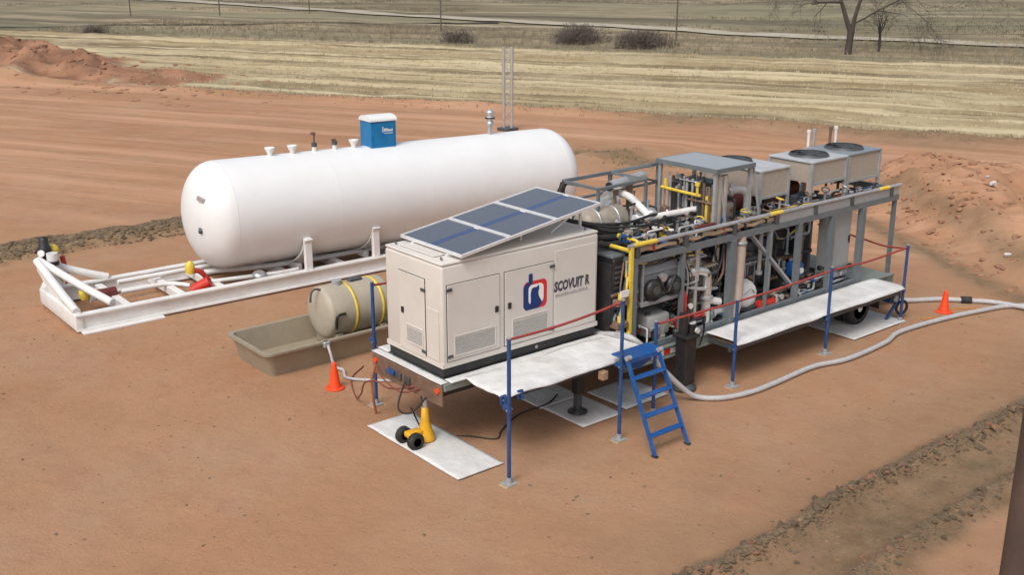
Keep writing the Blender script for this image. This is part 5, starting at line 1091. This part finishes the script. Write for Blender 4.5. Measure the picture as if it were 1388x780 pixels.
for i in range(26):
    x = 5.95 + .06 * (i % 3) + rj.uniform(-.02, .02); y = 1.05 - i * .046
    MB().cyl((x, y, 2.51), (x, y, rj.uniform(3.2, 3.5)), rj.choice((.014, .02, .028)), 8).build('tube', rj.choice((GALV, GREYL, WPAINT, DGREY, BROWN)), tb)
ym = T('yellow_manifold', 'yellow pipe manifold threaded between the vertical tubes', 'pipe', (6, .4, 2.5))
MB().tube(smooth_path([(5.84, 1.05, 3.14), (5.84, .5, 3.13), (5.86, .1, 3.12)], 5), .03, 10).build('header', YELLOW, ym); MB().beam((5.96, -.02, 2.51), (5.96, -.02, 3.12), .09, .09, (1, 0, 0)).build('riser', YELLOW, ym)
for y in (.16, .95): MB().cyl((5.84, y, 3.15), (5.84, y, 3.32), .028, 10).build('branch', YELLOW, ym)
MB().cyl((5.84, .16, 3.3), (5.84, .16, 3.36), .05, 12).build('branch_cap', YELLOW, ym); MB().cyl((5.86, .0, 2.56), (6.3, -.1, 2.56), .05, 12).build('foot_pipe', YELLOW, ym)
tag(MB().lathe([(0, .08), (1.0, .085)], (6.05, -.15, 2.51), seg=16).build('tan_column', LAG), 'tan upright column at the near corner of the roof panel', 'column')
tag(MB().lathe([(0, .06), (1.0, .06)], (6.2, -.17, 2.51), seg=16).build('silver_column', GALV), 'silver upright column next to the tan column under the roof panel', 'column')
# maroon drums and odds under the coolers
for i, (x0, x1, y, z, lab) in enumerate(((6.95, 7.6, .45, 2.74, 'maroon drum below the edge of the grey roof panel'), (7.75, 8.55, .35, 2.68, 'maroon drum beneath the small cooler'), (8.75, 9.6, .75, 2.70, 'maroon drum beneath the first big cooler'))):
    t_ = T('maroon_drum', lab, 'drum', ((x0 + x1) / 2, y, z - .2), 'maroon drums below the coolers')
    MB().lathe([(x0, 0), (x0 + .02, .13), (x0 + .07, .165), (x1 - .07, .165), (x1 - .02, .13), (x1, 0)], (0, y, z), (1, 0, 0), 24).build('drum_body', MAROON, t_)
    MB().bbox((x0 + x1) / 2 - .12, (x0 + x1) / 2 + .12, y - .14, y + .14, 2.512, z - .14, .01).build('drum_cradle', DGREY, t_)
pipe([(6.98, .3, 3.05), (7.22, .1, 3.05), (7.22, .1, 2.6)], .075, WPAINT, 'white elbow pipe under the edge of the roof panel', grp='white pipes on top of the skid')

# cooler units with round fans -------------------------------------------------
COOLW = M('white_cooler_top', (.46, .475, .49), .45, .1, .12, 5, dirt=.3)
def cooler(x0, x1, y0, y1, z0, z1, label, zf, nf=1, top=None):
    t_ = T('fan_cooler', label, 'cooler', ((x0 + x1) / 2, (y0 + y1) / 2, zf), 'fan coolers on top of the skid')
    MB().bbox(x0, x1, y0, y1, z1 - .045, z1, .01).build('top_sheet', top or COOLW, t_)
    for a, b, c_, d, nm in ((x0 + .05, x1 - .05, y0 + .03, y0 + .05, 'coil_panel'), (x0 + .05, x1 - .05, y1 - .05, y1 - .03, 'coil_panel'), (x0 + .03, x0 + .05, y0 + .05, y1 - .05, 'coil_panel'), (x1 - .05, x1 - .03, y0 + .05, y1 - .05, 'coil_panel')):
        MB().box(a, b, c_, d, z0 + .02, z1 - .047).build(nm, BEIGE, t_)
    for x in (x0 + .03, x1 - .03):
        for y in (y0 + .03, y1 - .03): MB().beam((x, y, zf), (x, y, z1 - .047), .058, .058, (1, 0, 0)).build('corner_post', GREYL, t_)
    for y in (y0 + .025, y1 - .025): MB().box(x0 + .06, x1 - .06, y - .02, y + .02, z0 - .03, z0 + .018).build('bottom_rail', GREYL, t_)
    for i in range(nf):
        cx = x0 + (x1 - x0) * (i + .5) / nf; cy = (y0 + y1) / 2 if y1 < 1 else 1.0; r = .36 * min((x1 - x0) / nf, y1 - y0)
        f = MB().lathe([(z1 + .001, r * 1.06), (z1 + .035, r), (z1 + .045, r), (z1 + .045, r * .96), (z1 + .002, r * .97)], (cx, cy, 0), seg=32).build('fan_ring', DGREY, t_)
        MB().cyl((cx, cy, z1 + .002), (cx, cy, z1 + .012), r * .955, 30).build('fan_well', BLACK, f)
        for k in range(5):
            a = k * 1.2566; u = Vector((math.cos(a), math.sin(a), 0)); v = Vector((-math.sin(a), math.cos(a), .12)); c0 = Vector((cx, cy, z1 + .028))
            MB().prism([c0 + u * .05 - v * .04, c0 + u * r * .9 - v * .09, c0 + u * r * .9 + v * .09, c0 + u * .05 + v * .04], (0, 0, .006)).build('fan_blade', DGREY, f)
        MB().cyl((cx, cy, z1 + .014), (cx, cy, z1 + .038), .07, 14).build('fan_hub', BLACK, f)
        for q in (.35, .65, .95): MB().ring((cx, cy, z1 + .049), (0, 0, 1), r * q, .005, 28, 4).build('guard_ring', DGREY, f)
    return t_
cooler(7.45, 8.36, -.02, 1.45, 2.86, 3.40, 'smaller fan cooler with one dark fan beside the grey roof panel', 2.51)
cooler(8.86, 10.06, -.16, .92, 2.96, 3.42, 'nearer of the two joined big fan coolers', 2.51)
c3 = cooler(10.08, 11.26, -.16, .92, 2.86, 3.43, 'farther of the two joined big fan coolers, at the end of the skid', 2.51, top=M('slate_top_sheet', (.22, .255, .28), .5, .1, .12, 4, dirt=.25))
MB().bbox(11.262, 11.285, -.12, .88, 2.86, 3.42, .005).build('end_sheet', M('slate_end_sheet', (.20, .24, .27), .5, .1, .1, 4, dirt=.2), c3)
for x, y, m, lab in ((10.35, 1.05, WPAINT, 'white vent pipe behind the big coolers, the nearer of the tall pair'), (10.55, 1.05, GALV, 'silver vent pipe behind the big coolers, the farther of the tall pair'), (11.05, 1.0, BROWN, 'brown vent pipe behind the last big cooler'), (11.25, 1.0, WPAINT, 'white vent pipe at the very end behind the last big cooler')):
    t_ = T('vent_pipe', lab, 'pipe', (x, y, 2.51), 'vent pipes behind the coolers'); MB().cyl((x, y, 2.46), (x, y, 3.72), .03, 10).build('pipe', m, t_); MB().cyl((x, y, 3.70), (x, y, 3.76), .045, 10).build('vent_cap', m, t_)
tag(MB().bbox(3.58, 4.5, -.42, .25, 2.512, 2.532, .004).build('grating', DGREY), 'dark grating at the front end of the frame top', 'grating')

# ================================================================ poles, trees, shrubs
tw = T('twin_mast', 'slim twin silver mast standing behind the white tank', 'mast', (19.8, 22.7, 0))
mz = gz_(19.8, 22.7); dx = Vector((.77, -.64, 0))
for s_ in (-1, 1): MB().cyl(Vector((19.8, 22.7, mz)) + dx * .16 * s_, Vector((19.8, 22.7, mz + 3.42)) + dx * .17 * s_, .07, 10).build('mast_pole', GALV, tw)
for k in range(9):
    z = .2 + k * .36; s_ = 1 if k % 2 else -1; MB().beam(Vector((19.8, 22.7, mz + z)) - dx * .15 * s_, Vector((19.8, 22.7, mz + z + .34)) + dx * .15 * s_, .038, .038).build('mast_lattice', GALV, tw)
MB().bbox(19.45, 20.15, 22.4, 23.0, mz - .02, mz + .12, .02).build('mast_base', DGREY, tw)
nx_, ny_ = .0 + .77 * .09, -8.90 - .636 * .09
nz = gz_(nx_, ny_)
npost = T('steel_post', 'dark brown steel post rising close by in the lower corner', 'post', (nx_, ny_, nz))
MB().cyl((nx_, ny_, nz - .2), (nx_, ny_, nz + 6.2), .14, 24).build('shaft', M('dark_brown_post_paint', (.085, .062, .052), .5, .2, .2, 3, dirt=.3), npost)
MB().bbox(nx_ - .25, nx_ + .25, ny_ - .25, ny_ + .25, nz - .05, nz + .03, .01).build('base_plate', DGREY, npost)

def limb(mb, p, d, ln, r, lvl, rn, spread=.7, droop=0):
    n = 4; pts = [p]; rad = [r]; q = p.copy(); d = d.normalized()
    for i in range(n):
        d = (d + Vector((rn.uniform(-1, 1), rn.uniform(-1, 1), rn.uniform(-.6, .8))) * .17 - Vector((0, 0, droop * .12))).normalized(); q = q + d * (ln / n); pts.append(q.copy()); rad.append(r * (1 - .5 * (i + 1) / n))
    mb.tube(pts, rad, 7 if lvl < 2 else 4)
    if lvl >= 6 or ln < .25: return
    for k in range(rn.choice((3, 3, 4)) if lvl else 3):
        i = rn.randint(2, n); a = rn.uniform(0, 6.283); u, v = frame_of(d); e = (d * rn.uniform(.55, 1.0) + (u * math.cos(a) + v * math.sin(a)) * spread).normalized()
        limb(mb, pts[i], e, ln * rn.uniform(.60, .85), max(.008, rad[i] * rn.uniform(.5, .75)), lvl + 1, rn, spread, droop)
tx, ty = 60.1, 33.7; tz = gz_(tx, ty); rn = random.Random(5)
tree = T('bare_tree', 'large bare tree with a forked trunk at the edge of the field', 'tree', (tx, ty, tz), 'bare trees beyond the field')
rt_ = Vector((.77, -.636, 0))
MB().tube([(tx, ty, tz - .2), (tx, ty, tz + .1), Vector((tx, ty, tz + .9)) + rt_ * .04, Vector((tx, ty, tz + 1.7)) + rt_ * .1], [.38, .27, .235, .25], 12).build('trunk', BARK, tree)
mb = MB(); f0 = Vector((tx, ty, tz + 1.6)) + rt_ * .08
limb(mb, f0 - rt_ * .05, -rt_ * .42 + Vector((0, 0, 1)), 3.4, .19, 0, rn, .75)
limb(mb, f0 + rt_ * .06, rt_ * .22 + Vector((.05, .1, 1)), 3.1, .17, 0, rn, .75)
limb(mb, f0 + rt_ * .15 + Vector((0, 0, .5)), rt_ * 1.1 + Vector((0, 0, .55)), 3.6, .07, 1, rn, .65, .3)
limb(mb, f0 - rt_ * .8 + Vector((0, 0, 2.0)), -rt_ * 1.0 + Vector((0, 0, .1)), 2.2, .09, 2, rn, .6, .5)
limb(mb, f0 + rt_ * .6 + Vector((0, 0, 2.2)), rt_ * 1.2 + Vector((0, 0, .3)), 4.2, .065, 1, rn, .6, .4)
mb.build('branches', BARK, tree, fix=False)
def small_tree(x, y, h, label, seed):
    z = gz_(x, y); t_ = T('bare_tree', label, 'tree', (x, y, z), 'bare trees beyond the field'); r_ = random.Random(seed)
    MB().tube([(x, y, z - .1), (x + .05, y, z + h * .25), (x, y, z + h * .4)], [.10, .08, .06], 8).build('trunk', BARK, t_)
    mb = MB()
    for k in range(3): limb(mb, Vector((x, y, z + h * (.3 + .05 * k))), Vector((r_.uniform(-.7, .7), r_.uniform(-.7, .7), .9)), h * .32, .045, 3, r_, .7)
    mb.build('branches', BARK, t_, fix=False)
small_tree(63.5, 33.4, 3.2, 'thin bare sapling just beside the large forked tree', 3)
small_tree(67.5, 36.0, 3.8, 'slender bare tree behind the sapling, near the gravel road', 4)
def shrub(x, y, wd, h, label, seed, n=5200):
    z = gz_(x, y); t_ = T('dry_shrub', label, 'shrub', (x, y, z), 'dry shrubs beyond the hay field'); r_ = random.Random(seed)
    mb = MB()
    for k in range(40):
        a = r_.uniform(0, 6.283); rr_ = wd / 2 * math.sqrt(r_.random()); px, py = x + rr_ * math.cos(a), y + rr_ * math.sin(a); e = max(.15, 1 - (rr_ / (wd / 2)) ** 2) ** .5
        mb.tube([(px, py, z - .1), (px + r_.uniform(-.2, .2), py + r_.uniform(-.2, .2), z + h * e * r_.uniform(.6, .95))], [.03, .012], 5)
    mb.build('stems', BARK, t_, fix=False)['kind'] = 'stuff'
    vs = []; fs = []
    lob = [(r_.uniform(-.38, .38) * wd, r_.uniform(-.25, .25) * wd, r_.uniform(.18, .34) * wd, r_.uniform(.6, 1.0) * h) for _ in range(9)]
    for k in range(n):
        lx, ly, lr, lh = r_.choice(lob); a = r_.uniform(0, 6.283); b = math.asin(r_.random()); q = r_.uniform(.55, 1.04)
        c_ = Vector((x + lx + lr * q * math.cos(a) * math.cos(b), y + ly + lr * q * math.sin(a) * math.cos(b), z + lh * q * math.sin(b)))
        d = Vector((math.cos(a) * math.cos(b) + r_.uniform(-.7, .7), math.sin(a) * math.cos(b) + r_.uniform(-.7, .7), math.sin(b) + r_.uniform(-.2, .9))).normalized() * r_.uniform(.12, .36); s_ = d.cross(Vector((r_.uniform(-1, 1), r_.uniform(-1, 1), r_.uniform(-1, 1)))).normalized() * r_.uniform(.014, .034)
        o_ = len(vs); vs += [c_ - s_, c_ + s_, c_ + d]; fs.append((o_, o_ + 1, o_ + 2))
    mb = MB(); mb.add(vs, fs); mb.build('twigs', TWIG, t_, fix=False)
shrub(52.5, 53.7, 4.4, 1.7, 'broad dark dry shrub, the tallest beyond the hay field', 1)
shrub(53.4, 46.9, 4.9, 1.5, 'wide low dry shrub toward the big bare tree', 2)
shrub(45.0, 59.9, 2.5, 1.1, 'small rounded dry shrub left alone by the thin pole', 3, 1500)
shrub(26.0, 88.0, 2.6, .8, 'dry bush far off beyond the red dirt heaps', 9, 900)
for x, y, h, lab in ((51, 70.4, 7.5, 'thin pole standing near the small rounded shrub'), (60.2, 50.2, 7.5, 'thin pole standing near the wide low shrub'), (38, 110.7, 7.5, 'thin far pole, the first of the row from the dirt heaps'), (46.8, 107, 7.5, 'thin far pole, second of the row from the dirt heaps'), (56, 103, 7.5, 'thin far pole, third of the row from the dirt heaps')):
    z = gz_(x, y); t_ = T('utility_pole', lab, 'pole', (x, y, z), 'thin utility poles across the pasture')
    MB().cyl((x, y, z - .3), (x, y, z + h), .075, 8, .055).build('pole', POLEW, t_); MB().beam((x - .8, y + .4, z + h - .5), (x + .8, y - .4, z + h - .5), .08, .10).build('cross_arm', POLEW, t_)
# dark ditch across the pasture at the left
mb = MB(); DP = smooth_path([(-95, 14, 0), (-66, 32, 0), (-46, 45.5, 0), (-36, 52, 0), (-25, 56, 0)], 14)
for i, p in enumerate(DP):
    for o_ in (-.55, 0, .55):
        X, Y = xy(p[0] - o_ * .55, p[1] + o_ * .8); mb.v.append((float(X), float(Y), float(ground_z(X, Y)) + .09))
    if i:
        for j in (0, 1): a = (i - 1) * 3 + j; mb.f.append((a, a + 1, a + 4, a + 3)); mb.sm.append(True)
o = mb.build('drainage_ditch', M('dark_ditch_growth', (.055, .050, .036), .95, 0, .4, .6)); o['kind'] = 'structure'
